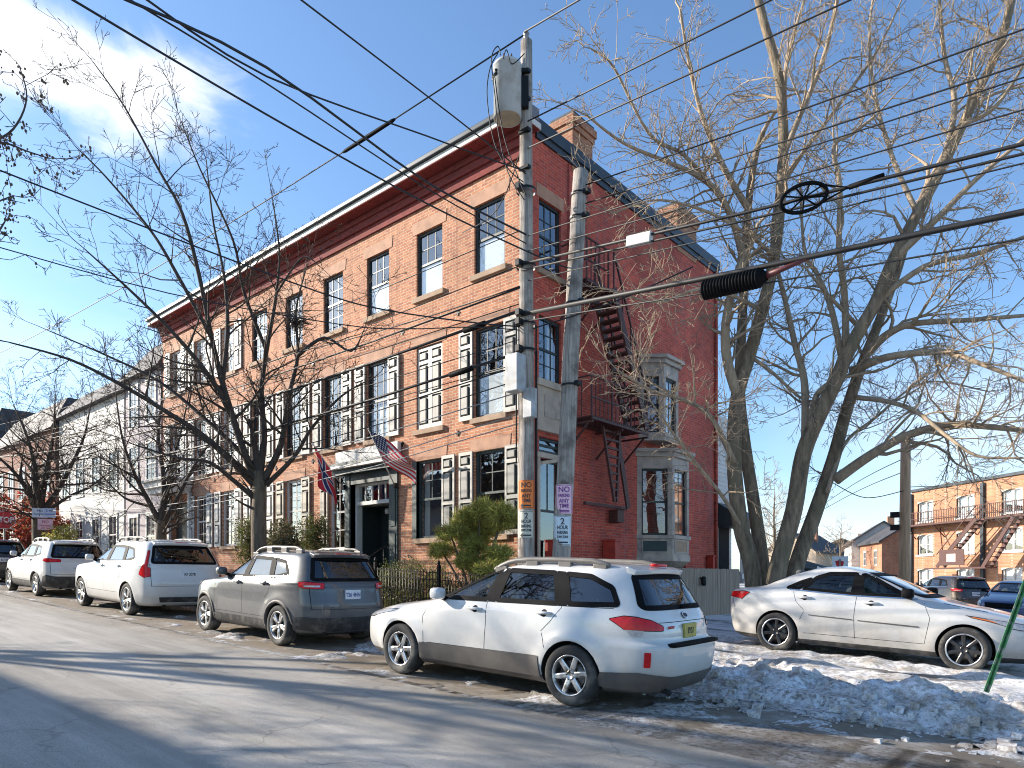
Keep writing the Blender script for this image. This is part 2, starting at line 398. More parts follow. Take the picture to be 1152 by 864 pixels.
def car_wheel(parent, x, y, r, wd, rimr, style, rim_mat, sg):
    w = empty('wheel', (x, y, r), (0, rnd.uniform(0, 1.2), 0), parent)
    t = MB(); h = wd/2
    t.lathe([(rimr*.97, -h*.80), (rimr*1.04, -h*.98), (rimr+(r-rimr)*.55, -h*1.04), (r*.955, -h*.93), (r*.99, -h*.74), (r, -h*.4), (r*.99, -h*.36), (r*.99, -h*.30), (r, -h*.26), (r, h*.26), (r*.99, h*.3), (r*.99, h*.36), (r, h*.4), (r*.99, h*.74), (r*.955, h*.93), (rimr+(r-rimr)*.55, h*1.04), (rimr*1.04, h*.98), (rimr*.97, h*.80)], 40, 'y')
    t.build('tyre', rubber, w)
    m = MB(); f = sg
    m.lathe([(rimr*1.0, f*h*.86), (rimr*1.015, f*h*.93), (rimr*.985, f*h*.97), (rimr*.93, f*h*.90), (rimr*.90, f*h*.5), (rimr*.86, -f*h*.5)], 40, 'y')
    m.lathe([(rimr*.24, f*h*.55), (rimr*.25, f*h*.74), (rimr*.17, f*h*.80), (rimr*.165, f*h*.74), (.001, f*h*.76)], 20, 'y')
    ns, w0, w1, split = style
    for k in range(ns):
        g = 2*math.pi*k/ns; ca, sa = math.cos(g), math.sin(g)
        for dv in ((-split, split) if split else (0,)):
            vs = []
            for rr, hw, d in ((rimr*.16, w0, .72), (rimr*.55, (w0+w1)/2, .80), (rimr*.95, w1, .84)):
                o = dv*rr/rimr
                for e, dd in ((-hw, d-.05), (-hw*.55, d), (hw*.55, d), (hw, d-.05), (hw, d-.28), (-hw, d-.28)):
                    vs.append((rr*ca-(e+o)*sa, f*h*dd, rr*sa+(e+o)*ca))
            m.add(vs, [(i*6+j, i*6+(j+1) % 6, (i+1)*6+(j+1) % 6, (i+1)*6+j) for i in range(2) for j in range(6)])
    for k in range(5):
        g = 2*math.pi*k/5+.3; m.lathe([(.010, f*h*.70), (.010, f*h*.79), (.001, f*h*.79)], 6, 'y', (rimr*.205*math.cos(g), 0, rimr*.205*math.sin(g)), 1)
    m.build('rim', [rim_mat, black], w)
    if rim_mat is alloy_dark: e = MB(); e.lathe([(rimr*1.0, f*h*.90), (rimr*1.012, f*h*.965), (rimr*.97, f*h*.985), (rimr*.92, f*h*.92)], 40, 'y'); e.build('rim_lip', alloy, w)
    d = MB(); d.lathe([(rimr*.3, f*h*.30), (rimr*.72, f*h*.30), (rimr*.72, f*h*.2)], 28, 'y'); d.lathe([(.001, f*h*.1), (rimr*.9, f*h*.08)], 24, 'y', mi=1)
    d.build('brake_disc', [M_brake, dark_hole], w)
    return w
M_brake = M('brake_steel', (.16, .15, .14), .4, .8, var=.4)
def rbox(mb, x0, x1, y0, y1, z0, z1, r, mi=0):
    """box with softened corners (superellipsoid grid)"""
    cx, cy, cz, a, b, c = (x0+x1)/2, (y0+y1)/2, (z0+z1)/2, (x1-x0)/2, (y1-y0)/2, (z1-z0)/2; n = 16; m = 8; vs = []
    for i in range(m+1):
        for j in range(n):
            u = -math.pi/2+math.pi*i/m; w_ = 2*math.pi*j/n
            f = lambda q: math.copysign(abs(q)**r, q)
            vs.append((cx+a*f(math.cos(u))*f(math.cos(w_)), cy+b*f(math.cos(u))*f(math.sin(w_)), cz+c*f(math.sin(u))))
    mb.add(vs, [(i*n+j, i*n+(j+1) % n, (i+1)*n+(j+1) % n, (i+1)*n+j) for i in range(m) for j in range(n)], mi, True)

def make_car(name, S, loc, yaw, label, cat='car', group=None):
    pitch = math.atan(.045)
    root = empty(name, loc, (0, 0, yaw)); root.rotation_mode = 'XYZ'
    # the street climbs towards -x: pitch the car about world Y, then yaw
    root.rotation_euler = (Matrix.Rotation(pitch, 3, 'Y') @ Matrix.Rotation(yaw, 3, 'Z')).to_euler()
    tag(root, label, cat, group)
    sh = Shell(S['rows'], S.get('flares', ())); pm = S['paint']; wx0, wx1 = S['wheels']; tr = S['tyre']; ar = S['arch']
    # --- body
    zs = []; z = sh.z0
    while z < sh.z1 - 1e-4:
        zs.append(z)
        slope = abs(sh.xf(z+.01)-sh.xf(z)) + abs(sh.xr(z+.01)-sh.xr(z)) + abs(sh.b(z+.01)-sh.b(z))
        z += max(.0035, min(.035, .035/(1+slope*26)))
    zs.append(sh.z1)
    NX, NY = 56, 20; q = []
    for i in range(NY): q.append((1, -1+2*i/NY))
    for i in range(NX): q.append((1-2*i/NX, 1))
    for i in range(NY): q.append((-1, 1-2*i/NY))
    for i in range(NX): q.append((-1+2*i/NX, -1))
    n = len(q); vs = [sh.ring(a, b, z) for z in zs for a, b in q]; k = len(zs)
    fs = [(i*n+j, i*n+(j+1) % n, (i+1)*n+(j+1) % n, (i+1)*n+j) for i in range(k-1) for j in range(n)] + [tuple(range(n))[::-1], tuple(range((k-1)*n, k*n))]
    me = bpy.data.meshes.new('body'); me.from_pydata([tuple(v) for v in vs], [], fs); me.update()
    body = link('body', me, None)
    cm = MB(); W = max(sh.b(z/20) for z in range(4, 24))
    for sg in (-1, 1):
        for wx in (wx0, wx1): cm.lathe([(ar, sg*(W-.42)), (ar, sg*(W+.3))], 48, 'y', (wx, 0, tr), cap=True)
    cut = cm.build('cutter', black)
    md = body.modifiers.new('arch', 'BOOLEAN'); md.operation = 'DIFFERENCE'; md.object = cut; md.solver = 'EXACT'
    dg = bpy.context.evaluated_depsgraph_get(); me2 = bpy.data.meshes.new_from_object(body.evaluated_get(dg))
    bpy.data.objects.remove(body); bpy.data.objects.remove(cut); bpy.data.meshes.remove(me)
    me2.name = 'body'; me2.materials.clear()
    for m_ in (pm, dark_hole, S.get('low_mat', clad_k)): me2.materials.append(m_)
    for p in me2.polygons:
        c = p.center; arch = any((c.x-wx)**2 + (c.z-tr)**2 < (ar+.004)**2 for wx in (wx0, wx1)) and abs(c.y) < W+.2
        p.material_index = 1 if arch and (abs(p.normal.y) < .5 or abs(c.y) < W-.30) else 0
        if p.material_index == 0 and c.z < S.get('low', .25): p.material_index = 2
        p.use_smooth = True
    bm = bmesh.new(); bm.from_mesh(me2)
    SW = [round_poly(w_, .04) for w_ in S['side_windows']]; rw = round_poly(S['rear_glass'], .05); fw = round_poly(S['windshield'], .05)
    dele = []
    for f in bm.faces:
        c = f.calc_center_median()
        if c.z < S['belt']-.06: continue
        if abs(c.y) > sh.b(c.z)*.7 and any(inpoly(c.x, c.z, w_) for w_ in SW) and abs(f.normal.y) > .35: dele.append(f)
        elif c.x < S['rg_x'] and abs(f.normal.x) > .25 and inpoly(c.y, c.z, rw): dele.append(f)
        elif c.x > S['ws_x'] and f.normal.x > .2 and inpoly(c.y, c.z, fw): dele.append(f)
    bmesh.ops.delete(bm, geom=dele, context='FACES')
    for e in bm.edges:
        if len(e.link_faces) == 2 and e.calc_face_angle(0) > R(38): e.smooth = False
    bm.to_mesh(me2); bm.free(); body = link('body', me2, root)
    # --- glazing
    trim = MB()
    for sg in (-1, 1):
        for wi, w_ in enumerate(S['side_windows']):
            g = MB(); patch(g, sh.side(sg, -.004), w_, .07, rnd_=.04)
            g.build('window', glass_tint if wi >= S.get('tint_from', 1) else glass_car, root)
            strip(trim, sh.side(sg, .004), w_, -.020, rnd_=.04); strip(trim, sh.side(sg, .004), w_, .036, rnd_=.04)
        for pl in S.get('black_pillars', ()): patch(trim, sh.side(sg, .0035), pl, .06)
        if S.get('belt_chrome'): line(trim, sh.side(sg, .007), S['belt_chrome'], .018, mi=1)
    for nm, fn, pl, gm in (('rear_window', sh.rear(-.003), S['rear_glass'], glass_tint), ('windscreen', sh.front(-.003), S['windshield'], glass_car)):
        g = MB(); patch(g, fn, pl, .08, rnd_=.05); g.build(nm, gm, root)
    strip(trim, sh.rear(.005), S['rear_glass'], -.02, rnd_=.05); strip(trim, sh.rear(.005), S['rear_glass'], .035, rnd_=.05)
    strip(trim, sh.front(.005), S['windshield'], -.02, rnd_=.05); strip(trim, sh.front(.005), S['windshield'], .03, rnd_=.05)
    trim.build('window_trim', [black, chrome], root)
    # --- seams
    sm = MB()
    for sg in (-1, 1):
        for ln in S['seams']: line(sm, sh.side(sg, .0015), ln, .0065)
    for ln in S.get('rear_seams', ()): line(sm, sh.rear(.0015), ln, .007)
    sm.build('panel_seam', dark_hole, root)
    # --- cladding / wheel lips
    if S.get('clad'):
        cl = MB(); clm, lip = S['clad'][0], S['clad'][1]
        for sg in (-1, 1):
            for wx in (wx0, wx1):
                if lip:
                    o, i_ = arcp(wx, tr, ar+lip, S.get('lip0', -14), S.get('lip1', 194)), arcp(wx, tr, ar-.012, S.get('lip0', -14), S.get('lip1', 194)); m_ = len(o)
                    fn = sh.side(sg, .016); f0 = sh.side(sg, -.03); ok = [max(sh.z0, p[1]) for p in o]
                    cl.add([f0(p[0], max(sh.z0, p[1])) for p in o] + [fn(p[0]+(wx-p[0])*.06, max(sh.z0, p[1]+(tr-p[1])*.06)) for p in o] + [fn(p[0], max(sh.z0, p[1])) for p in i_] + [f0(p[0], max(sh.z0, p[1])) for p in i_],
                           [(a*m_+j, a*m_+j+1, (a+1)*m_+j+1, (a+1)*m_+j) for a in range(3) for j in range(m_-1)], 0, True)
            for pl in S['clad'][2]: patch(cl, sh.side(sg, .012), pl, .08); strip(cl, lambda a, b, sg=sg, pl=pl: sh.side(sg, .012 if False else .004)(a, b), pl, -.01)
        for pl in S['clad'][3]: patch(cl, sh.rear(.010), pl, .07); 
        for t in S.get('clad_wrap', ()):
            for sg in (-1, 1): patch(cl, sh.wrap_rear(sg, .010), t, .06)
        cl.build('cladding', clm, root)
    # --- lamps
    for sg in (-1, 1):
        t = MB()
        for pl, mi in S['tail']: patch(t, sh.wrap_rear(sg, .008 + .002*mi), pl, .035, mi, rnd_=.02); (strip(t, sh.wrap_rear(sg, .006), pl, -.008, .03, 2, rnd_=.02) if mi == 0 else None)
        t.build('tail_light', [red_lens, clear_lens, black, amber_lens], root)
        t = MB()
        for pl, mi in S['head']: patch(t, sh.wrap_front(sg, .006 + .002*mi), pl, .04, mi, rnd_=.02); strip(t, sh.wrap_front(sg, .006), pl, -.01, .03, 1)
        t.build('headlight', [clear_lens, black, amber_lens], root)
        # mirror
        mx, mz = S['mirror']; y0 = sh.side(1)(mx, mz).y; mm = MB()
        rbox(mm, mx-.09, mx+.08, sg*(y0+.06), sg*(y0+.24), mz+.0, mz+.15, .55, 0); mm.bar((mx, sg*(y0-.02), mz+.0), (mx, sg*(y0+.1), mz+.03), .07, .05, 1)
        mm.build('mirror', [S.get('mirror_mat', pm), black], root)
        for hx, hz in S['handles']:
            f = sh.side(sg); h = MB(); a, b = f(hx-.1, hz), f(hx+.1, hz); o = Vector((0, sg*.035, 0))
            h.tube([a+Vector((0, -sg*.01, 0)), a+o*.8, (a+b)/2+o, b+o*.8, b+Vector((0, -sg*.01, 0))], [.014, .017, .018, .017, .014], 8)
            patch(h, sh.side(sg, .002), arcp(hx, hz-.005, .045, 0, 360, 12)[:-1], .04, 1)
            h.build('door_handle', [S.get('handle_mat', pm), dark_hole], root)
    # --- front grille
    g = MB(); patch(g, sh.front(.006), S['grille'], .06); g.build('grille', black, root)
    # --- tailgate bits
    if S.get('brake_light'):
        bx, bz, bw = S['brake_light']; b = MB(); rbox(b, bx-.05, bx+.05, -bw, bw, bz-.018, bz+.018, .4); b.build('brake_light', red_lens, root)
    if S.get('wiper'):
        (y0, z0), (y1, z1) = S['wiper']; f = sh.rear(.02); b = MB(); b.tube([f(y0, z0), f((y0+y1)/2, (z0+z1)/2)+Vector((-.02, 0, 0)), f(y1, z1)], [.02, .012, .008], 6); b.build('wiper', black, root)
    if S.get('spoiler'):
        b = MB(); x0, x1, z0, z1, hw = S['spoiler']
        pts = []
        for i in range(13):
            y = -hw+2*hw*i/12; c = 1-(abs(y)/hw)**4*.5
            pts += [(x0, y, z0), (x1+(x0-x1)*(1-c)*.7, y, z1-.02*(abs(y)/hw)**2), (x1+(x0-x1)*(1-c)*.7+.03, y, z1-.055-.02*(abs(y)/hw)**2), (x0, y, z0-.09)]
        b.add(pts, [(i*4+j, i*4+(j+1) % 4, (i+1)*4+(j+1) % 4, (i+1)*4+j) for i in range(12) for j in range(4)]+[(0,1,2,3), (48,49,50,51)], 0, False)
        b.build('spoiler', pm, root, bevel=.012)
    for nm, pl, mt in S.get('rear_patches', ()):
        b = MB(); patch(b, sh.rear(.012), pl, .06, rnd_=.012); b.build(nm, mt, root)
    for nm, pl, mt in S.get('wrap_patches', ()):
        for sg in (-1, 1): b = MB(); patch(b, sh.wrap_rear(sg, .009), pl, .05, rnd_=.01); b.build(nm, mt, root)
    for nm, pl, mt in S.get('side_patches', ()):
        for sg in (-1, 1): b = MB(); patch(b, sh.side(sg, .009), pl, .06); b.build(nm, mt, root)
    if S.get('shelf'):
        x0, x1, hw, z, mt = S['shelf']; b = MB(); rbox(b, x0, x1, -hw, hw, z-.03, z+.012, .3); b.build('bumper_step', mt, root)
    if S.get('plate'):
        y, z, pmt, txt, im = S['plate']; x = sh.rear(.012)(y, z).x; e = MB(); e.box(x-.012, x+.02, y-.155, y+.155, z-.078, z+.078); pl_ = e.build('license_plate', pmt, root, bevel=.004)
        letters('plate_lettering', txt, .095, im, Matrix(((0, 0, -1, x-.0135), (-1, 0, 0, y), (0, 1, 0, z-.005), (0, 0, 0, 1))), pl_, .002, .8)
    if S.get('emblem'):
        y, z, ex, ez, mt = S['emblem']; f = sh.rear(.012); b = MB(); pl = [(y+ex*math.cos(t*.3), z+ez*math.sin(t*.3)) for t in range(21)]
        patch(b, f, pl[:-1], .02, 1); strip(b, sh.rear(.018), pl[:-1], .012, .02); b.build('emblem', [chrome, mt], root)
    for txt, y, z, h, mt in S.get('badges', ()):
        x = sh.rear(.006)(y, z).x; letters('badge', txt, h, mt, Matrix(((0, 0, -1, x), (-1, 0, 0, y), (0, 1, 0, z), (0, 0, 0, 1))), root, .001)
    # --- roof rails, antenna
    if S.get('rails'):
        x0, x1, inset_, rm, thick = S['rails']
        for sg in (-1, 1):
            b = MB(); p = []
            for i in range(15):
                x = x0+(x1-x0)*i/14; t = min(1, min(i, 14-i)/2.0)
                # find the roof edge height here
                zz = sh.z1
                while zz > 1.2 and abs(sh.side(1)(x, zz).y) < inset_ or not (sh.xr(zz) < x < sh.xf(zz)): 
                    zz -= .005
                    if zz < 1.2: break
                p.append(Vector((x, sg*inset_, zz+.012+S.get('rail_h', .05)*t)))
            b.tube([q_+Vector((0, 0, S.get('rail_w', .045)*.3)) for q_ in p], [S.get('rail_w', .045)*(.45 if i in (0, 14) else .62) for i in range(15)], 8)
            for i in (1, 5, 9, 13): b.box(p[i].x-.09, p[i].x+.09, p[i].y-.03, p[i].y+.03, p[i].z-.09, p[i].z+.012)
            b.build('roof_rail', rm, root, bevel=.012)
    if S.get('fin'):
        x, z = S['fin']; b = MB(); b.add([(x+.1, 0, z), (x-.08, .03, z), (x-.08, -.03, z), (x-.07, 0, z+.075)], [(0,1,3), (0,3,2), (1,2,3), (0,2,1)], 0, False); b.build('antenna', pm, root, bevel=.01)
    # --- interior
    it = MB(); zb = S['belt']; b_ = sh.b(zb)-.10; c0, c1 = S['cabin']
    it.box(c0, c1, -b_, b_, .32, .42, 1)
    for sy in (-.36, .36):
        for sx in S['seats']:
            rbox(it, sx-.22, sx+.30, sy-.24, sy+.24, .45, .66, .45); v = [(sx-.20, .6), (sx-.42, zb+.22)]
            rbox(it, sx-.42, sx-.18, sy-.23, sy+.23, .58, zb+.16, .45); rbox(it, sx-.44, sx-.32, sy-.12, sy+.12, zb+.18, zb+.37, .5)
    rbox(it, c1-.40, c1+.1, -b_+.02, b_-.02, zb-.28, zb+.0, .5, 1)
    it.box(c0-.36, c0+.1, -b_+.18, b_-.18, .5, zb-.15, 1)
    it.build('interior', [S.get('seat_mat', seat_m), black], root)
    st = MB(); ring = [(c1-.50-.06*math.sin(2*math.pi*i/20), .36+.18*math.cos(2*math.pi*i/20), zb-.02+.17*math.sin(2*math.pi*i/20)) for i in range(21)]
    st.tube(ring, .016, 6); st.bar((c1-.52, .2, zb-.02), (c1-.52, .52, zb-.02), .03); st.build('steering_wheel', black, root)
    # --- underside, exhaust
    ub = MB(); ub.box(wx0+.45, wx1-.45, -.75, .75, .2, .32); ub.tube([(wx0+.2, -.45, .25), (S['exhaust'][0], S['exhaust'][1], S['exhaust'][2])], .032, 10); ub.tube([(wx0, -W+.2, tr), (wx0, W-.2, tr)], .05, 8); ub.tube([(wx1, -W+.2, tr), (wx1, W-.2, tr)], .05, 8)
    ub.build('underbody', dark_hole, root)
    for wx in (wx0, wx1):
        for sg in (-1, 1): car_wheel(root, wx, sg*(W-S.get('tuck', .125)), tr, .22, S['rim'], S['spokes'], S.get('rim_mat', alloy), sg)
    return root
white_p = paint('white_car_paint', (.60, .60, .59), dirt=.6)
white_d = paint('dusty_white_car_paint', (.56, .56, .55), dirt=.8)
pearl_p = paint('pearl_car_paint', (.60, .60, .59), dirt=.5)
grey_p = paint('grey_car_paint', (.060, .063, .068), .15, .36, dirt=.5, dcol=(.20, .195, .19))
dark_p = paint('dark_car_paint', (.025, .022, .022), .2, .3, dirt=.5)
brown_p = paint('brown_car_paint', (.035, .025, .02), .4, .3, dirt=.5)
blue_p = paint('blue_car_paint', (.02, .05, .16), .4, .3, dirt=.4)
clad_g = M('grey_cladding', (.085, .076, .07), .6, var=.15, dirt=((.12, .108, .095), 2.2))
rail_m = M('roof_rail_grey', (.15, .135, .12), .5)
def scl(rows, sx, sy, sz, bx=1.): return [(z*sz, a*sx, b*sx, c*sy, n*bx, m*bx) for z, a, b, c, n, m in rows]
def sp(pl, sx, sz): return [(a*sx, z*sz) for a, z in pl]

wagon = dict(paint=white_p, wheels=(-1.3725, 1.3725), tyre=.343, arch=.385, rim=.228, spokes=(6, .034, .030, 0), belt=1.08, cabin=(-1.75, .95), seats=(.0, -.85), tuck=.10,
  rows=[(.20, 2.22, -2.20, .79, 4.4, 4.5), (.26, 2.33, -2.36, .855, 4.6, 4.5), (.40, 2.40, -2.43, .892, 4.8, 5), (.55, 2.41, -2.46, .905, 4.8, 5.5), (.68, 2.39, -2.465, .912, 4.8, 5.5), (.745, 2.35, -2.46, .912, 4.8, 5.5), (.775, 2.29, -2.38, .911, 4.8, 5.5), (.81, 2.20, -2.355, .909, 4.8, 5.5),
        (.87, 2.0, -2.35, .905, 4.8, 5.5), (.93, 1.75, -2.335, .90, 4.6, 5.5), (.98, 1.45, -2.315, .893, 4.2, 5.5), (1.02, 1.17, -2.295, .882, 4.6, 5.5), (1.06, .98, -2.27, .866, 5, 6), (1.11, .86, -2.24, .845, 5, 6), (1.30, .44, -2.12, .765, 5, 6), (1.47, .04, -2.0, .69, 5, 6), (1.52, -.12, -1.965, .655, 5, 5), (1.56, -.32, -1.93, .59, 5, 5), (1.585, -.55, -1.85, .48, 4, 4), (1.60, -.95, -1.55, .25, 3, 3)],
  flares=((-1.3725, .343, .41, .09, .036), (1.3725, .343, .41, .09, .036)),
  side_windows=[[(.72, 1.085), (-.02, 1.445), (-.18, 1.475), (-.10, 1.095)], [(-.24, 1.10), (-.30, 1.48), (-1.0, 1.475), (-1.14, 1.115)], [(-1.28, 1.12), (-1.14, 1.47), (-1.48, 1.455), (-1.78, 1.34), (-1.90, 1.15)]],
  black_pillars=[[(-.115, 1.085), (-.19, 1.49), (-.29, 1.495), (-.23, 1.085)], [(-1.15, 1.10), (-1.01, 1.49), (-1.13, 1.485), (-1.27, 1.10)]], belt_chrome=None,
  rear_glass=[(-.71, 1.13), (.71, 1.13), (.575, 1.475), (-.575, 1.475)], rg_x=-1.6, windshield=[(-.72, 1.09), (.72, 1.09), (.565, 1.455), (-.565, 1.455)], ws_x=-.2,
  seams=[[(.92, .50), (.96, .82), (.82, 1.06)], [(-.11, .48), (-.13, .8), (-.11, 1.08)], [(-.96, .80), (-1.08, .92), (-1.20, 1.08), (-1.19, 1.12)], [(.93, .485), (-.90, .51)], [(.9, 1.055), (0, 1.075), (-1.85, 1.115)], [(-1.03, .62), (-.97, .78)]],
  rear_seams=[[(-.6, .985), (.6, .985)]],
  clad=(clad_g, 0, [[(1.0, .27), (.98, .47), (-.94, .505), (-.97, .27)]], [[(-.60, .23), (.60, .23), (.66, .42), (-.66, .42)]]), clad_wrap=[[(.60, .23), (1.0, .24), (1.66, .27), (1.62, .43), (1.0, .46), (.60, .42)]],
  tail=[([(1.44, 1.005), (1.22, 1.045), (1.0, 1.04), (.80, 1.01), (.62, .945), (.635, .905), (.9, .905), (1.2, .905)], 0), ([(1.22, .903), (.90, .903), (.93, .835), (1.06, .85)], 1)],
  head=[([(.72, .72), (1.0, .74), (1.40, .84), (1.38, .87), (1.0, .86), (.75, .80)], 0)], mirror=(.66, 1.06), handles=[(.06, .985), (-.98, 1.01)], mirror_mat=white_p,
  grille=[(-.5, .56), (.5, .56), (.52, .72), (-.52, .72)], brake_light=(-1.95, 1.592, .15), wiper=((.0, 1.14), (-.42, 1.165)), spoiler=(-1.85, -2.06, 1.575, 1.55, .58),
  shelf=(-2.47, -2.36, .60, .762, black), plate=(0, .885, plate_y, '8Y51', ink), emblem=(0, 1.05, .065, .035, ink), badges=[('LIMITED', .42, .93, .042, ink_red)],
  wrap_patches=[('reflector', [(.90, .52), (.965, .52), (.965, .68), (.90, .68)], red_lens)], rails=(.0, -1.66, .60, rail_m, .06), rail_h=.03, rail_w=.06, low=.31, low_mat=clad_g, exhaust=(-2.40, .55, .25))

sedan = dict(paint=white_d, wheels=(-1.375, 1.375), tyre=.330, arch=.375, rim=.238, spokes=(7, .022, .028, 0), rim_mat=alloy_dark, belt=1.04, cabin=(-1.2, .85), seats=(.02, -.80), tuck=.10, tint_from=9,
  rows=[(.17, 2.18, -2.20, .80, 3.6, 4), (.24, 2.30, -2.33, .865, 3.6, 4), (.40, 2.36, -2.39, .90, 3.8, 4), (.55, 2.37, -2.41, .915, 3.8, 4.2), (.68, 2.32, -2.42, .92, 3.8, 4.2), (.75, 2.22, -2.42, .92, 3.8, 4.2), (.81, 2.02, -2.415, .917, 3.8, 4.2), (.87, 1.76, -2.41, .91, 3.8, 4.2), (.92, 1.50, -2.395, .902, 4, 4.2),
        (.97, 1.20, -2.37, .888, 4.5, 4.4), (1.0, 1.06, -2.34, .876, 5, 4.6), (1.03, .96, -2.27, .862, 5, 4.8), (1.06, .88, -2.10, .847, 5, 5), (1.09, .80, -1.86, .832, 5, 5), (1.20, .54, -1.58, .785, 5, 5), (1.34, .18, -1.22, .71, 5, 5), (1.41, -.02, -1.0, .665, 5, 5), (1.455, -.2, -.82, .60, 5, 5), (1.48, -.34, -.66, .47, 4, 4), (1.495, -.42, -.52, .25, 3, 3)],
  flares=((-1.375, .33, .41, .11, .024), (1.375, .33, .41, .11, .024)),
  side_windows=[[(.62, 1.05), (.02, 1.355), (-.10, 1.385), (-.07, 1.045)], [(-.19, 1.045), (-.17, 1.39), (-.60, 1.375), (-.80, 1.30), (-.98, 1.08)], [(-1.03, 1.09), (-.86, 1.28), (-1.02, 1.22), (-1.25, 1.10)]],
  black_pillars=[[(-.08, 1.035), (-.10, 1.40), (-.17, 1.40), (-.185, 1.035)]], belt_chrome=[(.72, 1.032), (-.2, 1.028), (-1.2, 1.075)],
  rear_glass=[(-.66, 1.12), (.66, 1.12), (.52, 1.39), (-.52, 1.39)], rg_x=-.9, windshield=[(-.70, 1.07), (.70, 1.07), (.55, 1.39), (-.55, 1.39)], ws_x=-.3,
  seams=[[(.86, .36), (.92, .75), (.80, 1.02)], [(-.12, .34), (-.14, .7), (-.12, 1.03)], [(-.92, .74), (-1.06, .88), (-1.12, 1.04)], [(.86, .36), (-.92, .36)], [(1.05, .98), (1.6, .885)], [(-.98, .58), (-.92, .72)]],
  rear_seams=[[(-.7, .7), (-.66, .98)], [(.7, .7), (.66, .98)]], clad=None,
  tail=[([(1.40, .985), (1.15, 1.0), (1.0, .99), (.6, .965), (.6, .90), (1.0, .875), (1.12, .86)], 0)], head=[([(.68, .64), (1.0, .68), (1.46, .80), (1.40, .825), (1.0, .78), (.72, .73)], 0), ([(1.22, .74), (1.44, .80), (1.38, .82), (1.2, .785)], 2)],
  mirror=(.62, 1.035), mirror_mat=black, handles=[(.10, .93), (-.92, .955)], grille=[(-.45, .50), (.45, .50), (.5, .70), (-.5, .70)], plate=(0, .82, plate_w, '2KD 847', ink), exhaust=(-2.3, .5, .22),
  side_patches=[('door_moulding', [(.78, .60), (-.08, .63), (-.08, .645), (.78, .62)], clad_g), ('door_moulding', [(-.16, .635), (-.84, .66), (-.84, .675), (-.16, .65)], clad_g)], fin=(-.95, 1.42))

SUVR = [(.22, 2.0, -2.03, .80, 4.5, 5), (.30, 2.10, -2.14, .87, 4.5, 5), (.5, 2.15, -2.20, .905, 4.6, 5.5), (.7, 2.15, -2.205, .912, 4.6, 5.5), (.85, 2.12, -2.17, .912, 4.6, 5.5), (.95, 2.02, -2.145, .906, 4.6, 5.5), (1.0, 1.78, -2.135, .90, 4.8, 5.5), (1.04, 1.38, -2.12, .89, 5, 5.5), (1.08, 1.02, -2.105, .876, 5, 6), (1.12, .88, -2.085, .86, 5, 6),
        (1.30, .50, -1.99, .79, 5, 6), (1.48, .12, -1.875, .715, 5, 6), (1.55, -.07, -1.83, .675, 5, 5.5), (1.595, -.25, -1.80, .61, 5, 5), (1.625, -.5, -1.72, .49, 4, 4), (1.645, -.8, -1.4, .22, 3, 3)]
SUVW = [[(.64, 1.115), (.06, 1.455), (-.12, 1.485), (-.09, 1.12)], [(-.19, 1.125), (-.22, 1.485), (-.84, 1.475), (-.97, 1.14)], [(-1.04, 1.145), (-.93, 1.47), (-1.28, 1.43), (-1.50, 1.22)]]
def suv(sx, sy, sz, **kw):
    d = dict(wheels=(-1.318*sx, 1.318*sx), tyre=.345, arch=.39, rim=.235, spokes=(5, .035, .03, .0), belt=1.12*sz, cabin=(-1.6*sx, .9*sx), seats=(.02, -.82), tuck=.11, rows=scl(SUVR, sx, sy, sz, kw.pop('boxy', 1.)), side_windows=[sp(p_, sx, sz) for p_ in SUVW],
      black_pillars=[sp([(-.10, 1.11), (-.13, 1.495), (-.21, 1.495), (-.18, 1.11)], sx, sz), sp([(-.98, 1.12), (-.85, 1.485), (-.92, 1.485), (-1.03, 1.12)], sx, sz)], rear_glass=sp([(-.70, 1.14), (.70, 1.14), (.58, 1.50), (-.58, 1.50)], sy, sz), rg_x=-1.5*sx, windshield=sp([(-.72, 1.11), (.72, 1.11), (.57, 1.475), (-.57, 1.475)], sy, sz), ws_x=-.2,
      seams=[sp(q_, sx, sz) for q_ in ([(.90, .50), (.93, .85), (.84, 1.08)], [(-.10, .45), (-.12, .8), (-.10, 1.10)], [(-.90, .78), (-1.0, .9), (-1.06, 1.10)], [(.9, .46), (-.86, .46)])], rear_seams=[sp(q_, sy, sz) for q_ in ([(-.74, .66), (-.74, 1.12)], [(.74, .66), (.74, 1.12)], [(-.74, .66), (.74, .66)])],
      head=[([(.70, .82), (1.0, .84), (1.30, .92), (1.28, .96), (1.0, .94), (.72, .93)], 0)], mirror=(.60*sx, 1.12*sz), handles=[(.04*sx, 1.02*sz), (-.86*sx, 1.04*sz)], grille=sp([(-.55, .72), (.55, .72), (.55, .9), (-.55, .9)], sy, sz), brake_light=(-1.86*sx, 1.575*sz, .16), wiper=((.0, 1.15*sz), (-.40, 1.17*sz)), spoiler=(-1.72*sx, -1.97*sx, 1.60*sz, 1.575*sz, .58*sy), rails=(.05, -1.6*sx, .60*sy, rail_m, .03), exhaust=(-2.1*sx, .5, .26),
      flares=((-1.318*sx, .345, .43, .1, .02), (1.318*sx, .345, .43, .1, .02)))
    d.update(kw); return d
JT = [([(.60, 1.0), (1.0, 1.0), (1.20, 1.03), (1.24, 1.10), (1.0, 1.11), (.60, 1.09)], 0), ([(.68, 1.025), (.98, 1.025), (1.05, 1.05), (.68, 1.055)], 1)]
def pl_low(sx, sz, h=.46): return [[(.93*sx, .25*sz), (.93*sx, h*sz), (-.90*sx, h*sz), (-.90*sx, .25*sz)]]
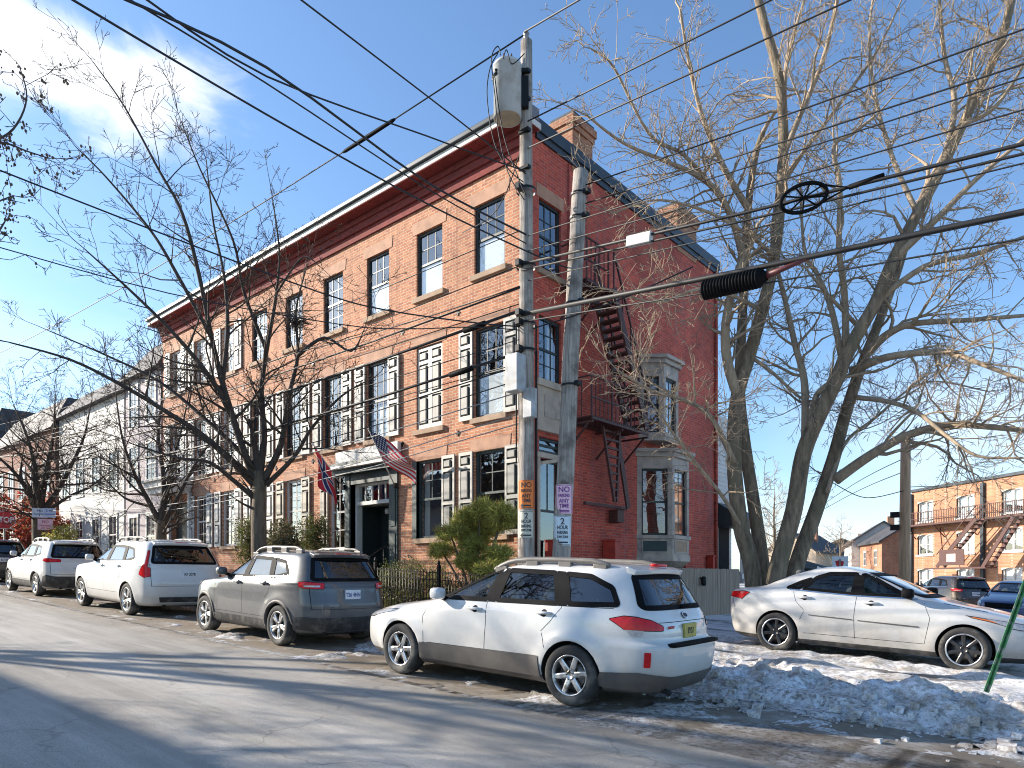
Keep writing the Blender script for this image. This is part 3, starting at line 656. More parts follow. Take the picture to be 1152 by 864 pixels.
grey_suv = suv(1.0, 1.0, 1.0, paint=grey_p, spokes=(5, .02, .022, .035), clad=(clad_k, .06, pl_low(1, 1, .40), [[(-.62, .28), (.62, .28), (.68, .52), (-.68, .52)]]), clad_wrap=[[(.62, .28), (1.0, .30), (1.33, .32), (1.33, .52), (1.0, .53), (.62, .52)]], tail=JT, plate=(0, .90, plate_w, 'T26 4HN', ink_blue), lip0=-8, lip1=188, belt_chrome=sp([(.66, 1.10), (-.2, 1.112), (-1.5, 1.19)], 1, 1))
big_suv = suv(1.128, 1.065, 1.075, boxy=1.45, paint=pearl_p, tyre=.37, arch=.41, rim=.26, spokes=(5, .018, .02, .04), tail=[([(.84, .93), (1.0, .90), (1.26, .96), (1.14, 1.16), (1.03, 1.2), (1.0, 1.50), (.92, 1.50), (.93, 1.14), (.84, 1.10)], 0)], clad=None, plate=(-.05, .98, plate_w, 'KF 3078', ink), rail=chrome, seat_mat=seat_tan, belt_chrome=sp([(.70, 1.105), (-.2, 1.115), (-1.5, 1.16)], 1.128, 1.075), rear_patches=[('bumper_insert', [(-.6, .34), (.6, .34), (.64, .46), (-.64, .46)], clad_k)])
white_suv = suv(1.048, 1.0, 1.03, boxy=1.2, paint=white_p, spokes=(5, .034, .028, 0), tail=[([(.55, 1.04), (1.0, 1.03), (1.30, 1.07), (1.26, 1.14), (1.0, 1.14), (.55, 1.11)], 0)], clad=(clad_k, .06, pl_low(1.048, 1.03, .42), [[(-.70, .28), (.70, .28), (.76, .62), (-.76, .62)]]), clad_wrap=[[(.70, .28), (1.0, .30), (1.38, .32), (1.28, .60), (1.0, .66), (.70, .62)]], plate=(0, .86, plate_w, '41R DQ7', ink))

def place(S, x, y, label, yaw=180, dz=0., cat='car', group='cars parked along the kerb'):
    return make_car('parked_car', S, (x, y, gz(x)+dz), R(yaw), label, cat, group)
place(wagon, -6.0, 7.10, 'white station wagon with grey roof rails and a yellow plate, parked below the utility poles', 182.5)
place(grey_suv, -12.05, 7.22, 'grey compact suv with black lower trim, parked between the white wagon and the pearl suv')
place(big_suv, -18.7, 7.28, 'tall pearl white suv with tail lamps climbing its rear pillars, parked behind the grey one')
place(white_suv, -25.6, 7.28, 'white suv with black rear bumper, parked beside the tree with paper notices')
far_suv = dict(grey_suv); far_suv.update(paint=dark_p, plate=(0, .9, plate_w, '6LT 20', ink))
place(far_suv, -33.2, 7.2, 'dark car at the far end of the row, below the red stop sign')
place(sedan, -3.07, 12.95, 'dusty white sedan with black wheels and door mouldings, parked beyond the snow bank', 0, .17, group='cars in the side lot')
suv_r = dict(grey_suv); suv_r.update(paint=brown_p, rails=None, clad=None, clad_wrap=[], plate=(0, .9, plate_w, 'C71 9RM', ink))
q = P(1062, 690, 31.5); make_car('parked_car', suv_r, (q.x, q.y, .10), math.atan2(.6, -.5) , 'dark brown suv parked in front of the tan brick apartments', 'car', 'cars in the side lot')
blue_s = dict(sedan); blue_s.update(paint=blue_p, side_patches=(), rim_mat=alloy)
q = P(1143, 690, 26.5); make_car('parked_car', blue_s, (q.x, q.y, .02), math.atan2(-.8, -.1), 'dark blue car seen from the front, parked beyond the hood of the white sedan', 'car', 'cars in the side lot')
# ------------------------------------------------------------------ ground, road, pavements, snow
def sheet(name, x0, x1, y0, y1, dz, mat, nx=1, ny=1, hf=None):
    mb = MB(); vs = []
    for i in range(nx+1):
        for j in range(ny+1):
            x, y = x0+(x1-x0)*i/nx, y0+(y1-y0)*j/ny; vs.append((x, y, gz(x)+dz+(hf(x, y) if hf else 0)))
    mb.add(vs, [(i*(ny+1)+j, (i+1)*(ny+1)+j, (i+1)*(ny+1)+j+1, i*(ny+1)+j+1) for i in range(nx) for j in range(ny)], 0, bool(hf))
    return mb.build(name, mat)
def road_mat():
    m, nt, b = nodes_of('salted_asphalt'); tc = nt.nodes.new('ShaderNodeTexCoord'); sp_ = nt.nodes.new('ShaderNodeSeparateXYZ'); L(nt, tc.outputs['Object'], sp_.inputs[0])
    base = ramp(nt, tex(nt, .55, 9, .62), [(.3, (.245, .228, .20)), (.7, (.44, .41, .365))])
    salt = ramp(nt, tex(nt, .9, 9, .68, stretch=(.10, 2.0, 1)), [(.42, 0), (.68, .8)])
    c = mixc(nt, salt, base, (.59, .555, .50))
    grit = ramp(nt, tex(nt, 90, 3, .7), [(.35, (.62, .62, .62)), (.7, (1.25, 1.25, 1.25))]); c = mixc(nt, 1., c, grit, 'MULTIPLY')
    # sandy melt-dirt collects along the parked cars
    mr = N(nt, 'ShaderNodeMapRange'); mr.interpolation_type = 'SMOOTHSTEP'; mr.inputs[1].default_value = 4.7; mr.inputs[2].default_value = 6.3; L(nt, sp_.outputs['Y'], mr.inputs[0])
    mu = N(nt, 'ShaderNodeMath', operation='MULTIPLY'); L(nt, mr.outputs[0], mu.inputs[0]); L(nt, ramp(nt, tex(nt, 1.7, 9, .7), [(.34, .15), (.52, 1)]), mu.inputs[1])
    c = mixc(nt, mu.outputs[0], c, mixc(nt, tex(nt, 9, 8, .7), (.11, .085, .06), (.31, .25, .18)))
    wet = ramp(nt, tex(nt, 1.1, 9, .72, dist=.6), [(.60, 0), (.66, 1)]); wm = N(nt, 'ShaderNodeMath', operation='MULTIPLY'); L(nt, wet, wm.inputs[0]); L(nt, mr.outputs[0], wm.inputs[1])
    c = mixc(nt, wm.outputs[0], c, (.045, .042, .04))
    crack = N(nt, 'ShaderNodeTexVoronoi', Scale=.42); crack.feature = 'DISTANCE_TO_EDGE'
    ds = nt.nodes.new('ShaderNodeVectorMath'); ds.operation = 'ADD'; nz = N(nt, 'ShaderNodeTexNoise', Scale=1.6, Detail=6); L(nt, tc.outputs['Object'], nz.inputs['Vector']); L(nt, tc.outputs['Object'], ds.inputs[0]); L(nt, nz.outputs['Color'], ds.inputs[1]); L(nt, ds.outputs[0], crack.inputs['Vector'])
    ck = ramp(nt, crack.outputs['Distance'], [(.002, .5), (.008, 0)]); ckm = N(nt, 'ShaderNodeMath', operation='MULTIPLY'); L(nt, ck, ckm.inputs[0]); L(nt, ramp(nt, tex(nt, .5, 4), [(.40, 0), (.54, 1)]), ckm.inputs[1]); c = mixc(nt, ckm.outputs[0], c, (.11, .105, .10))
    L(nt, c, b.inputs['Base Color']); b.inputs['Roughness'].default_value = .82
    rg = N(nt, 'ShaderNodeMapRange'); rg.inputs[3].default_value = .85; rg.inputs[4].default_value = .25; L(nt, wm.outputs[0], rg.inputs[0]); L(nt, rg.outputs[0], b.inputs['Roughness'])
    bump(nt, b, tex(nt, 80, 6, .8), .8, .014); return m
road_m = road_mat()
earth = M('winter_ground', (.16, .145, .12), .95, var=.4, scale=.7, bmp=.3, dirt=((.62, .64, .68), .35))
conc = M('pavement_concrete', (.34, .33, .31), .88, var=.25, scale=1.3, bmp=.15, bscale=60, dirt=((.20, .18, .16), 1.6))
mulch = M('dead_leaf_mulch', (.10, .075, .05), .95, var=.5, scale=14, bmp=.6, bscale=30, dirt=((.5, .5, .52), 1.5))
def snow_mat(name, amt):
    m, nt, b = nodes_of(name); tc = nt.nodes.new('ShaderNodeTexCoord')
    d = ramp(nt, tex(nt, 2.2, 10, .76, dist=.5), [(.42-.1*amt, 0), (.60, 1)]); d2 = ramp(nt, tex(nt, 17, 6, .7), [(.47, 0), (.60, 1)])
    c = mixc(nt, d, (.84, .85, .87), (.38, .34, .29)); mu = N(nt, 'ShaderNodeMath', operation='MULTIPLY'); L(nt, d2, mu.inputs[0]); mu.inputs[1].default_value = .45+.5*amt
    c = mixc(nt, mu.outputs[0], c, (.15, .12, .09))
    L(nt, c, b.inputs['Base Color']); b.inputs['Roughness'].default_value = .65; b.inputs['Subsurface Weight'].default_value = .1
    bump(nt, b, tex(nt, 38, 8, .7), .7, .02); return m
snow_m = snow_mat('old_snow', .3); slush_m = snow_mat('dirty_snow', .8)
def lot_mat():
    m, nt, b = nodes_of('icy_lot_asphalt')
    base = mixc(nt, tex(nt, 6, 9, .7), (.07, .062, .055), (.22, .195, .165))
    s = ramp(nt, tex(nt, .8, 10, .66, stretch=(.5, 1.3, 1), dist=.4), [(.40, 0), (.52, 1)]); c = mixc(nt, s, base, mixc(nt, tex(nt, 7, 8, .7), (.45, .42, .38), (.84, .85, .87)))
    L(nt, c, b.inputs['Base Color']); b.inputs['Roughness'].default_value = .7; bump(nt, b, tex(nt, 25, 8, .7), .5, .02); return m
def lotz(x, y): return -.004*max(0, y-14)
big = sheet('ground', -90, 60, -60, 160, -.03, earth, 50, 12, lambda x, y: -.06+lotz(x, y)); tag(big, kind='structure')
far = MB(); far.quad((-900, -600, -2.2), (900, -600, -2.2), (900, 1500, -2.2), (-900, 1500, -2.2)); tag(far.build('terrain', earth), kind='structure')
hill = MB()
for (x0, x1) in ((-900, -75),): hill.quad((x0, -300, gz(-75)-.1), (x1, -300, gz(-75)-.1), (x1, 400, gz(-75)-.1), (x0, 400, gz(-75)-.1))
tag(hill.build('hill', earth), kind='structure')
tag(sheet('road', -110, 60, -1.6, 8.25, 0, road_m, 90, 2), kind='structure')
mb = MB(); 
def kerb(mb, x0, x1, y0, y1, h):
    n = int((x1-x0)/2.5)
    for i in range(n):
        a, b_ = x0+(x1-x0)*i/n+.006, x0+(x1-x0)*(i+1)/n-.006
        mb.add([(a, y0, gz(a)-.1), (b_, y0, gz(b_)-.1), (b_, y1, gz(b_)-.1), (a, y1, gz(a)-.1), (a, y0+.015, gz(a)+h), (b_, y0+.015, gz(b_)+h), (b_, y1, gz(b_)+h), (a, y1, gz(a)+h)], [(0,3,2,1),(4,5,6,7),(0,1,5,4),(1,2,6,5),(2,3,7,6),(3,0,4,7)])
kerb(mb, -110, -3.5, 8.25, 8.42, .13); kerb(mb, -3.5, 60, 8.25, 8.42, .05); tag(mb.build('kerb', conc), kind='structure')
mb = MB(); kerb(mb, -110, 60, -1.78, -1.6, .13); tag(mb.build('kerb', conc), kind='structure')
mb = MB()
for i in range(66):
    a, b_ = -110+i*1.6, -110+i*1.6+1.59
    mb.quad((a, 8.42, gz(a)+.126), (b_, 8.42, gz(b_)+.126), (b_, 10.3, gz(b_)+.14), (a, 10.3, gz(a)+.14))
tag(mb.build('pavement', conc), kind='structure')
mb = MB()
for i in range(105):
    a, b_ = -110+i*1.6, -110+i*1.6+1.59
    mb.quad((a, -4.4, gz(a)+.14), (b_, -4.4, gz(b_)+.14), (b_, -1.78, gz(b_)+.126), (a, -1.78, gz(a)+.126))
tag(mb.build('pavement', conc), kind='structure')
tag(sheet('yard', -60, -9.2, 10.3, 12.0, .17, mulch, 30, 1), kind='structure')
tag(sheet('parking_lot', -9.2, 40, 8.42, 75, .10, lot_mat(), 40, 20, lambda x, y: lotz(x, y)+.04*min(1, max(0, (y-8.4)/2))), kind='structure')
def fbm(x, y, s, o=5): return noise.fractal(Vector((x*s, y*s, 3.7)), .9, 2.1, o)
def bankh(x, y):
    """ploughed bank along the kerb, low ruts of snow behind it"""
    wob = .35*noise.noise(Vector((x*.7, 0, 1)))
    u_ = y-9.05-wob; ridge = math.exp(-(u_/(.72 if u_ < 0 else .66))**2)
    ex = min(1, max(0, (x+5.6)/1.6)) * (1 - .3*min(1, max(0, (x-1)/3)))
    amp = (.19+.14*noise.noise(Vector((x*.9, 2.2, 0)))) * ex
    ch = .5+.5*noise.noise(Vector((x*2.3, y*2.3, 8)))
    h = ridge*amp*(.7+.6*ch) + ridge*.11*fbm(x, y, 3.2)*ex + .035*fbm(x, y, 9)*min(1, ridge*2)*ex
    c_ = noise.cell(Vector((x*6.5+noise.noise(Vector((x*3, y*3, 0))), y*6.5+noise.noise(Vector((x*3, y*3, 9))), 0))); h += .03*(c_-.3)*ridge*ex
    rut = .5+.5*math.sin(y*4.3+.9*noise.noise(Vector((x*.35, y*.5, 5)))); back = min(1, max(0, (y-9.8)/.8))*min(1, max(0, (14.2-y)/.8))
    h += back*(.085*rut+.075*fbm(x, y, 1.5)-.008)*min(1, max(0, (x+8.9)/1.5))
    toe = min(1, max(0, (8.3-y)/.35)); h += (.06*fbm(x, y, 2.4)-.05)*toe
    return h - .012
mb = MB(); nx, ny = 430, 170; x0, x1, y0, y1 = -9.0, 8.2, 7.2, 14.4
vs = [(x0+(x1-x0)*i/nx, y0+(y1-y0)*j/ny) for i in range(nx+1) for j in range(ny+1)]
hs = [bankh(*p) for p in vs]
def basez(x, y): return gz(x) + (.10+.04*min(1, max(0, (y-8.4)/2)) if y > 8.4 else .10*min(1, max(0, (y-7.9)/.5))) 
mb.add([(x, y, basez(x, y)+max(h, -.05)) for (x, y), h in zip(vs, hs)], [(i*(ny+1)+j, (i+1)*(ny+1)+j, (i+1)*(ny+1)+j+1, i*(ny+1)+j+1) for i in range(nx) for j in range(ny)
        if max(hs[i*(ny+1)+j], hs[(i+1)*(ny+1)+j], hs[(i+1)*(ny+1)+j+1], hs[i*(ny+1)+j+1])+(basez(*vs[i*(ny+1)+j])-gz(vs[i*(ny+1)+j][0]) if vs[i*(ny+1)+j][1] < 8.2 else 0) > -.004], 0, True)
tag(mb.build('snow', snow_m, fix=False), kind='stuff')
# low crust of grey snow and sand in the gutter between the parked cars
mb = MB(); nx, ny = 860, 46; x0, x1, y0, y1 = -44, 8.0, 5.75, 8.6; vs = []; hs = []
for i in range(nx+1):
    for j in range(ny+1):
        x, y = x0+(x1-x0)*i/nx, y0+(y1-y0)*j/ny
        e = min(1, max(0, (y-5.9-max(0, min(1.3, (x+5.5)*.45)))/.5)); h = e*(.10*fbm(x, y, 1.1, 6)+.045*fbm(x, y, 5)+(.03*fbm(x, y, 12, 4) if x > -6 else 0)-(.02 if x > -5 else .045)+.05*max(0, y-7.6)); under = 1 if 6.2 < y < 8.0 else 0
        vs.append((x, y, gz(x)+(.13 if y > 8.25 else 0)+max(-.03, min(h, .05)))); hs.append(h)
mb.add(vs, [(i*(ny+1)+j, (i+1)*(ny+1)+j, (i+1)*(ny+1)+j+1, i*(ny+1)+j+1) for i in range(nx) for j in range(ny) if hs[i*(ny+1)+j] > -.01], 0, True)
tag(mb.build('gutter_snow', slush_m, fix=False), kind='stuff')
# loose crumbs of ice fallen off the bank
mb = MB(); r2 = random.Random(3)
for _ in range(900):
    x = r2.uniform(-6.5, 6); y = 8.15+abs(r2.gauss(0, .38))*r2.choice((-1, 1, 1)); s_ = .010+.065*r2.random()**4
    z = basez(x, y)+max(0, bankh(x, y))+s_*.4; vs = []
    for k in range(8): vs.append((x+s_*((k & 1)*2-1)*r2.uniform(.5, 1.2), y+s_*((k >> 1 & 1)*2-1)*r2.uniform(.5, 1.2), z+s_*((k >> 2)*2-1)*r2.uniform(.4, .9)))
    mb.add(vs, [(0,2,3,1),(4,5,7,6),(0,1,5,4),(2,6,7,3),(0,4,6,2),(1,3,7,5)])
tag(mb.build('ice_crumbs', snow_m), kind='stuff')
# ------------------------------------------------------------------ brick building
def brick_mat(name, c1, c2, mortar, axis, sc_=1.0, stain=None, grime=.35):
    m, nt, b = nodes_of(name); tc = nt.nodes.new('ShaderNodeTexCoord'); s = nt.nodes.new('ShaderNodeSeparateXYZ'); L(nt, tc.outputs['Object'], s.inputs[0])
    cb = nt.nodes.new('ShaderNodeCombineXYZ'); ad = N(nt, 'ShaderNodeMath', operation='ADD'); L(nt, s.outputs['X'], ad.inputs[0]); L(nt, s.outputs['Y'], ad.inputs[1])
    L(nt, {'x': s.outputs['X'], 'y': s.outputs['Y'], 'xy': ad.outputs[0]}[axis], cb.inputs[0]); L(nt, s.outputs['Z'], cb.inputs[1])
    bt = N(nt, 'ShaderNodeTexBrick', Scale=1.0); bt.inputs['Brick Width'].default_value = .215*sc_; bt.inputs['Row Height'].default_value = .072*sc_; bt.inputs['Mortar Size'].default_value = .007*sc_; bt.inputs['Mortar Smooth'].default_value = .2; bt.inputs['Bias'].default_value = -.1
    bt.inputs['Color1'].default_value = (*c1, 1); bt.inputs['Color2'].default_value = (*c2, 1); bt.inputs['Mortar'].default_value = (*mortar, 1); L(nt, cb.outputs[0], bt.inputs['Vector'])
    big_ = ramp(nt, tex(nt, .6, 8, .62), [(.25, tuple([1-grime]*3)), (.7, (1.16, 1.14, 1.12))]); c = mixc(nt, 1., bt.outputs['Color'], big_, 'MULTIPLY')
    run = ramp(nt, tex(nt, 1.6, 7, .6, stretch=(2.2, 2.2, .22)), [(.52, 0), (.78, .5)]); c = mixc(nt, run, c, stain or tuple(q*.55 for q in c2))
    per = ramp(nt, tex(nt, 11, 4, .7), [(.3, (.78, .78, .78)), (.7, (1.2, 1.2, 1.2))]); c = mixc(nt, 1., c, per, 'MULTIPLY')
    L(nt, c, b.inputs['Base Color']); b.inputs['Roughness'].default_value = .88
    iv = N(nt, 'ShaderNodeMath', operation='SUBTRACT'); iv.inputs[0].default_value = 1; L(nt, bt.outputs['Fac'], iv.inputs[1]); bump(nt, b, iv.outputs[0], .5, .006); return m
brick_f = brick_mat('orange_brick', (.49, .212, .108), (.32, .115, .062), (.50, .385, .29), 'x', grime=.24)
brick_s = brick_mat('dark_red_brick', (.66, .102, .055), (.44, .060, .040), (.46, .22, .17), 'y', stain=(.26, .15, .16), grime=.5)
brick_c = brick_mat('chimney_brick', (.42, .19, .10), (.30, .11, .06), (.40, .30, .22), 'xy')
red_trim = brick_mat('red_painted_brick', (.225, .034, .029), (.17, .026, .023), (.16, .03, .027), 'x')
stone = M('brownstone', (.36, .25, .17), .85, var=.22, scale=3, bmp=.25, bscale=70)
lint_m = M('sandstone_lintel', (.43, .245, .16), .85, var=.2, scale=4, bmp=.25, bscale=60)
stone_l = M('pale_stone', (.50, .42, .33), .85, var=.15, scale=3, bmp=.2, bscale=70)
white_wood = M('white_paint', (.60, .585, .55), .55, var=.08, scale=9, dirt=((.55, .52, .47), 3))
cream = M('cream_shutter_paint', (.41, .39, .345), .5, var=.1, scale=6, dirt=((.44, .41, .36), 4))
greenblk = M('green_black_paint', (.017, .026, .026), .45, var=.2)
teal = M('dark_green_paint', (.028, .048, .048), .5, var=.2)
field_m = M('shutter_field_paint', (.27, .26, .235), .55, var=.12, scale=6, dirt=((.2, .19, .17), 5))
shaded_sh = M('shaded_shutter_taupe', (.36, .325, .26), .55, var=.15, scale=6)  # cream shutters darkened to taupe: the tree's shade put into the colour
taupe = M('taupe_paint', (.46, .385, .315), .6, var=.12, scale=5, dirt=((.25, .21, .19), 3))
metal_roof = M('grey_roof_metal', (.16, .155, .165), .5, .3, var=.25, scale=2)
dark_metal = M('dark_flashing', (.035, .045, .055), .45, .3, var=.3, scale=2)
fe_red = M('fire_escape_red', (.075, .024, .019), .6, var=.3, scale=8, dirt=((.07, .035, .025), 6))
blind_m = M('white_blind', (.78, .78, .76), .8, var=.05, scale=2)
curtain_m = M('window_curtain', (.62, .58, .50), .9, var=.2, scale=5, stretch=(9, 9, .5))
room_m = M('dim_room', (.12, .11, .10), .95)
warm_m = M('warm_curtain', (.75, .42, .25), .9, var=.15, scale=5, stretch=(6, 6, .5))  # plain warm orange cloth for the lower bay curtain
glass_w = glassmat('window_glass', (.88, .92, .94), 1.2, .17, .12)
XS, YF = -9.9, 11.93; XE = -28.75; YB = 21.68; ZB, ZT = -.2, 11.82
FR = lambda a, d, z: (a, YF-d, z)           # front wall: a = world x, d = outwards
SD = lambda a, d, z: (XS+d, YF+a, z)        # side wall: a = metres back from the corner
house = tag(empty('row_house', (XS, YF, 0)), 'three storey red brick row house with white cornice, shuttered windows and a fire escape', 'house')
def bpart(mb, name, mats, parent=None, bevel=0):
    """meshes are written in world coordinates; keep them there under the house"""
    o = mb.build(name, mats, parent or house, bevel=bevel)
    if (parent or house) is house: o.location = (-XS, -YF, 0)
    return o
def wall(tf, a0, a1, z0, z1, ops, depth, mats, name, bk=None):
    mb = MB(tf); A = sorted({a0, a1, *[q for o in ops for q in o[:2]]}); Z = sorted({z0, z1, *[q for o in ops for q in o[2:4]]})
    for i in range(len(A)-1):
        for j in range(len(Z)-1):
            ca, cz = (A[i]+A[i+1])/2, (Z[j]+Z[j+1])/2
            if not any(o[0] < ca < o[1] and o[2] < cz < o[3] for o in ops): mb.quad((A[i], 0, Z[j]), (A[i+1], 0, Z[j]), (A[i+1], 0, Z[j+1]), (A[i], 0, Z[j+1]))
    for o in ops:
        a, b, c, d = o[:4]
        for p, q in (((a, c), (b, c)), ((b, c), (b, d)), ((b, d), (a, d)), ((a, d), (a, c))): mb.quad((p[0], 0, p[1]), (q[0], 0, q[1]), (q[0], -depth, q[1]), (p[0], -depth, p[1]))
    return bpart(mb, name, mats)
def window(tf, a0, a1, z0, z1, rec=.06, fm=greenblk, cols=3, rows=2, lowcols=0, blind=None, curtain=None, sill=True, lintel=True, parent=None, wide=.16, arch=False):
    """double-hung sash set back in its opening; frame > pane, blind, sill, lintel"""
    f = MB(tf); d0, d1 = -rec-.07, -rec; fw = .065
    f.box(a0, a0+fw, d0, d1, z0, z1); f.box(a1-fw, a1, d0, d1, z0, z1); f.box(a0+fw, a1-fw, d0, d1, z1-fw, z1); f.box(a0+fw, a1-fw, d0, d1, z0, z0+fw)
    zm = z0+(z1-z0)*.5; f.box(a0+fw, a1-fw, d0+.005, d1-.012, zm-.028, zm+.028)
    mt = .011
    for (zz0, zz1, nc, nr) in ((zm+.028, z1-fw, cols, rows), (z0+fw, zm-.028, lowcols, rows if lowcols else 0)):
        for i in range(1, nc): a = a0+fw+(a1-a0-2*fw)*i/nc; f.box(a-mt, a+mt, d0+.02, d1-.022, zz0, zz1)
        for i in range(1, nr): z = zz0+(zz1-zz0)*i/nr; f.box(a0+fw, a1-fw, d0+.022, d1-.024, z-mt, z+mt)
    w_ = bpart(f, 'window', fm, parent); sub = w_
    g = MB(tf); g.quad((a0+fw*.5, d0+.035, z0+fw*.5), (a1-fw*.5, d0+.035, z0+fw*.5), (a1-fw*.5, d0+.035, z1-fw*.5), (a0+fw*.5, d0+.035, z1-fw*.5)); g.build('pane', glass_w, w_)
    if blind:
        b = MB(tf); b.box(a0+fw-.02, a1-fw+.02, d0+.006, d0+.014, z0+.05 if blind < 0 else z1-(z1-z0)*blind, z0+(z1-z0)*-blind if blind < 0 else z1-.03); b.build('blind', blind_m, w_)
    if curtain:
        c = MB(tf)
        for lo, hi in ((a0+.03, a0+.03+(a1-a0)*curtain), (a1-.03-(a1-a0)*curtain, a1-.03)):
            n = 10; c.add([(lo+(hi-lo)*i/n, d0-.12+.025*math.sin(i*2.1), z) for i in range(n+1) for z in (z0+.05, z1-.05)], [(i*2, i*2+2, i*2+3, i*2+1) for i in range(n)], 0, True)
        c.build('curtain', curtain_m, w_)
    if sill:
        s = MB(tf); s.box(a0-.09, a1+.09, -rec+.002, .075, z0-.13, z0-.002); s.build('sill', stone, w_, bevel=.008)
    if lintel:
        s = MB(tf); h = .30; v = [(a0-wide*.8, .012, z1+.002), (a1+wide*.8, .012, z1+.002), (a1+wide, .012, z1+h), (a0-wide, .012, z1+h)]; s.prism([tf(*q) if False else q for q in v], (0, -.06, 0)); s.build('lintel', lint_m, w_)
    return w_
def shutter(tf, a0, a1, z0, z1, mat, d=.028, tilt=0., parent=None):
    """panelled leaf: stiles, rails and raised fields"""
    m = MB(tf); t = .042; st = .055
    def bx(p0, p1, q0, q1, e0, e1): m.box(p0, p1, d+e0, d+e1, q0, q1)
    bx(a0, a0+st, z0, z1, 0, t); bx(a1-st, a1, z0, z1, 0, t)
    H = z1-z0; rails = [z0, z0+H*.40, z0+H*.80, z1-.08]
    hs = [.11, .085, .085, .08]
    for z, h in zip(rails, hs): bx(a0+st, a1-st, z, z+h, 0, t)
    for i in range(3):
        q0, q1 = rails[i]+hs[i], rails[i+1]; p0, p1 = a0+st, a1-st; m.box(p0, p1, d, d+.010, q0, q1, 1)  # near-black panel floor: shadow bars beside the raised field, painted in
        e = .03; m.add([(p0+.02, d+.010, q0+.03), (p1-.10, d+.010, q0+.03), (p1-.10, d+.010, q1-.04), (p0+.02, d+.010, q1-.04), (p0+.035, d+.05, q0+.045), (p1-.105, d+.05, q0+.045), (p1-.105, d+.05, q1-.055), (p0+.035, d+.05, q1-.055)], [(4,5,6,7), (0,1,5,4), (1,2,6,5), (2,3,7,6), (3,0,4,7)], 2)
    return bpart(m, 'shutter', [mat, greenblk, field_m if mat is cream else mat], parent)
colx = [XS-(1.13+2.06*k) for k in range(9)]
ops = []; Z3, Z2, Z1 = (8.78, 10.42), (5.40, 7.50), (2.63, 4.61); hw = .48
for k, x in enumerate(colx):
    ops.append((x-hw, x+hw, *Z3)); ops.append((x-hw, x+hw, *Z2))
DX0, DX1 = -16.36, -14.62
first = [(colx[0]-.48, colx[0]+.52, 2.63, 4.61), (colx[1]-.46, colx[1]+.50, 2.63, 4.61), (-17.38, -16.6, 2.45, 4.61)] + [(colx[k]-hw, colx[k]+hw, 2.75, 4.66) for k in (4, 5, 6, 7)]
door = (DX0, DX1, 1.55, 4.52); ldoor = (-27.9, -26.4, 1.9, 4.5)
ops += first + [door, ldoor]
wall(FR, XE, XS, ZB, ZT-.3, ops, .22, brick_f, 'front_wall')
sops = [(.44, 1.28, 8.66, 10.28), (.44, 1.28, 6.15, 7.62), (.44, 1.28, 2.0, 4.35), (.44, 1.28, 4.5, 4.85)]
wall(SD, 0, YB-YF, ZB, ZT, sops, .22, brick_s, 'side_wall')
mb = MB(); mb.quad((XE, YF, ZB), (XE, YB, ZB), (XE, YB, ZT), (XE, YF, ZT)); mb.quad((XE, YB, ZB), (XS, YB, ZB), (XS, YB, ZT), (XE, YB, ZT)); bpart(mb, 'rear_wall', brick_c)
mb = MB()
for z in (1.5, 5.0, 8.35): mb.box(XE+.03, XS-.25, YF+.25, YB-.03, z, z+.12)
mb.box(XE+.03, XS-.25, YF+3.6, YF+3.7, 0, ZT-.5); mb.box(XS-4.2, XS-4.1, YF+.25, YB-.1, 0, ZT-.5); mb.box(-18.6, -18.5, YF+.25, YF+3.6, 0, ZT-.5); bpart(mb, 'interior_walls', room_m)
for k, x in enumerate(colx):
    right = k < 6; fm = greenblk if right else white_wood
    window(FR, x-hw, x+hw, *Z3, fm=fm, rows=2, lowcols=0 if k < 3 else 3, blind=-.48 if k < 3 else (.3 if k in (7,) else None), curtain=.2 if k in (4, 6, 8) else None)
    window(FR, x-hw, x+hw, *Z2, fm=fm, rows=2, lowcols=0 if k == 0 else 3, blind=-.47 if k == 0 else (-.42 if k == 2 else None), curtain=.22 if k in (3, 5, 7) else None)
    sm = cream if right else white_wood; sw = .44
    if not right:
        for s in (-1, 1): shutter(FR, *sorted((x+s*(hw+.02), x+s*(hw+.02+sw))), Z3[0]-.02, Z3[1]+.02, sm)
    if k == 1:
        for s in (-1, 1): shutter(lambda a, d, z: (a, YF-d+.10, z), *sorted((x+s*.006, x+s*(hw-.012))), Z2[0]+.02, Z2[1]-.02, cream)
    else:
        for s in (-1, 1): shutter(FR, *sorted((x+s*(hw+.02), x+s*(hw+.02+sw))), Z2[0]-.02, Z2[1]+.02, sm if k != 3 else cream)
for i, o in enumerate(first):
    right = i < 4; x0, x1 = o[0], o[1]
    window(FR, *o, fm=teal if i < 2 else white_wood, cols=2, rows=2, lowcols=2 if i > 1 else 0, curtain=.22 if i in (1, 3, 5) else None)
    for s, e in ((-1, x0), (1, x1)):
        if i == 1 and s < 0: continue
        if i == 2 and s > 0: continue
        shutter(FR, *sorted((e+s*.02, e+s*(.46 if i != 2 else .40))), o[2]-.02, o[3]+.02, (cream if i < 2 else shaded_sh) if right else white_wood)
m = MB(FR); m.box(first[1][0]-.16, first[1][0]-.0, -.16, .03, 2.63, 4.61); bpart(m, 'shutter', teal)
# star bolts
mb = MB(FR)
for k in range(9):
    for z in (5.13, 8.05):
        x = colx[k]+1.03
        for a in range(3): mb.box(x-.018-.05*(a == 0), x+.018+.05*(a == 0), .002, .02+.001*a, z-.018-.05*(a == 1), z+.018+.05*(a == 1))
bpart(mb, 'tie_plates', iron)['kind'] = 'stuff'
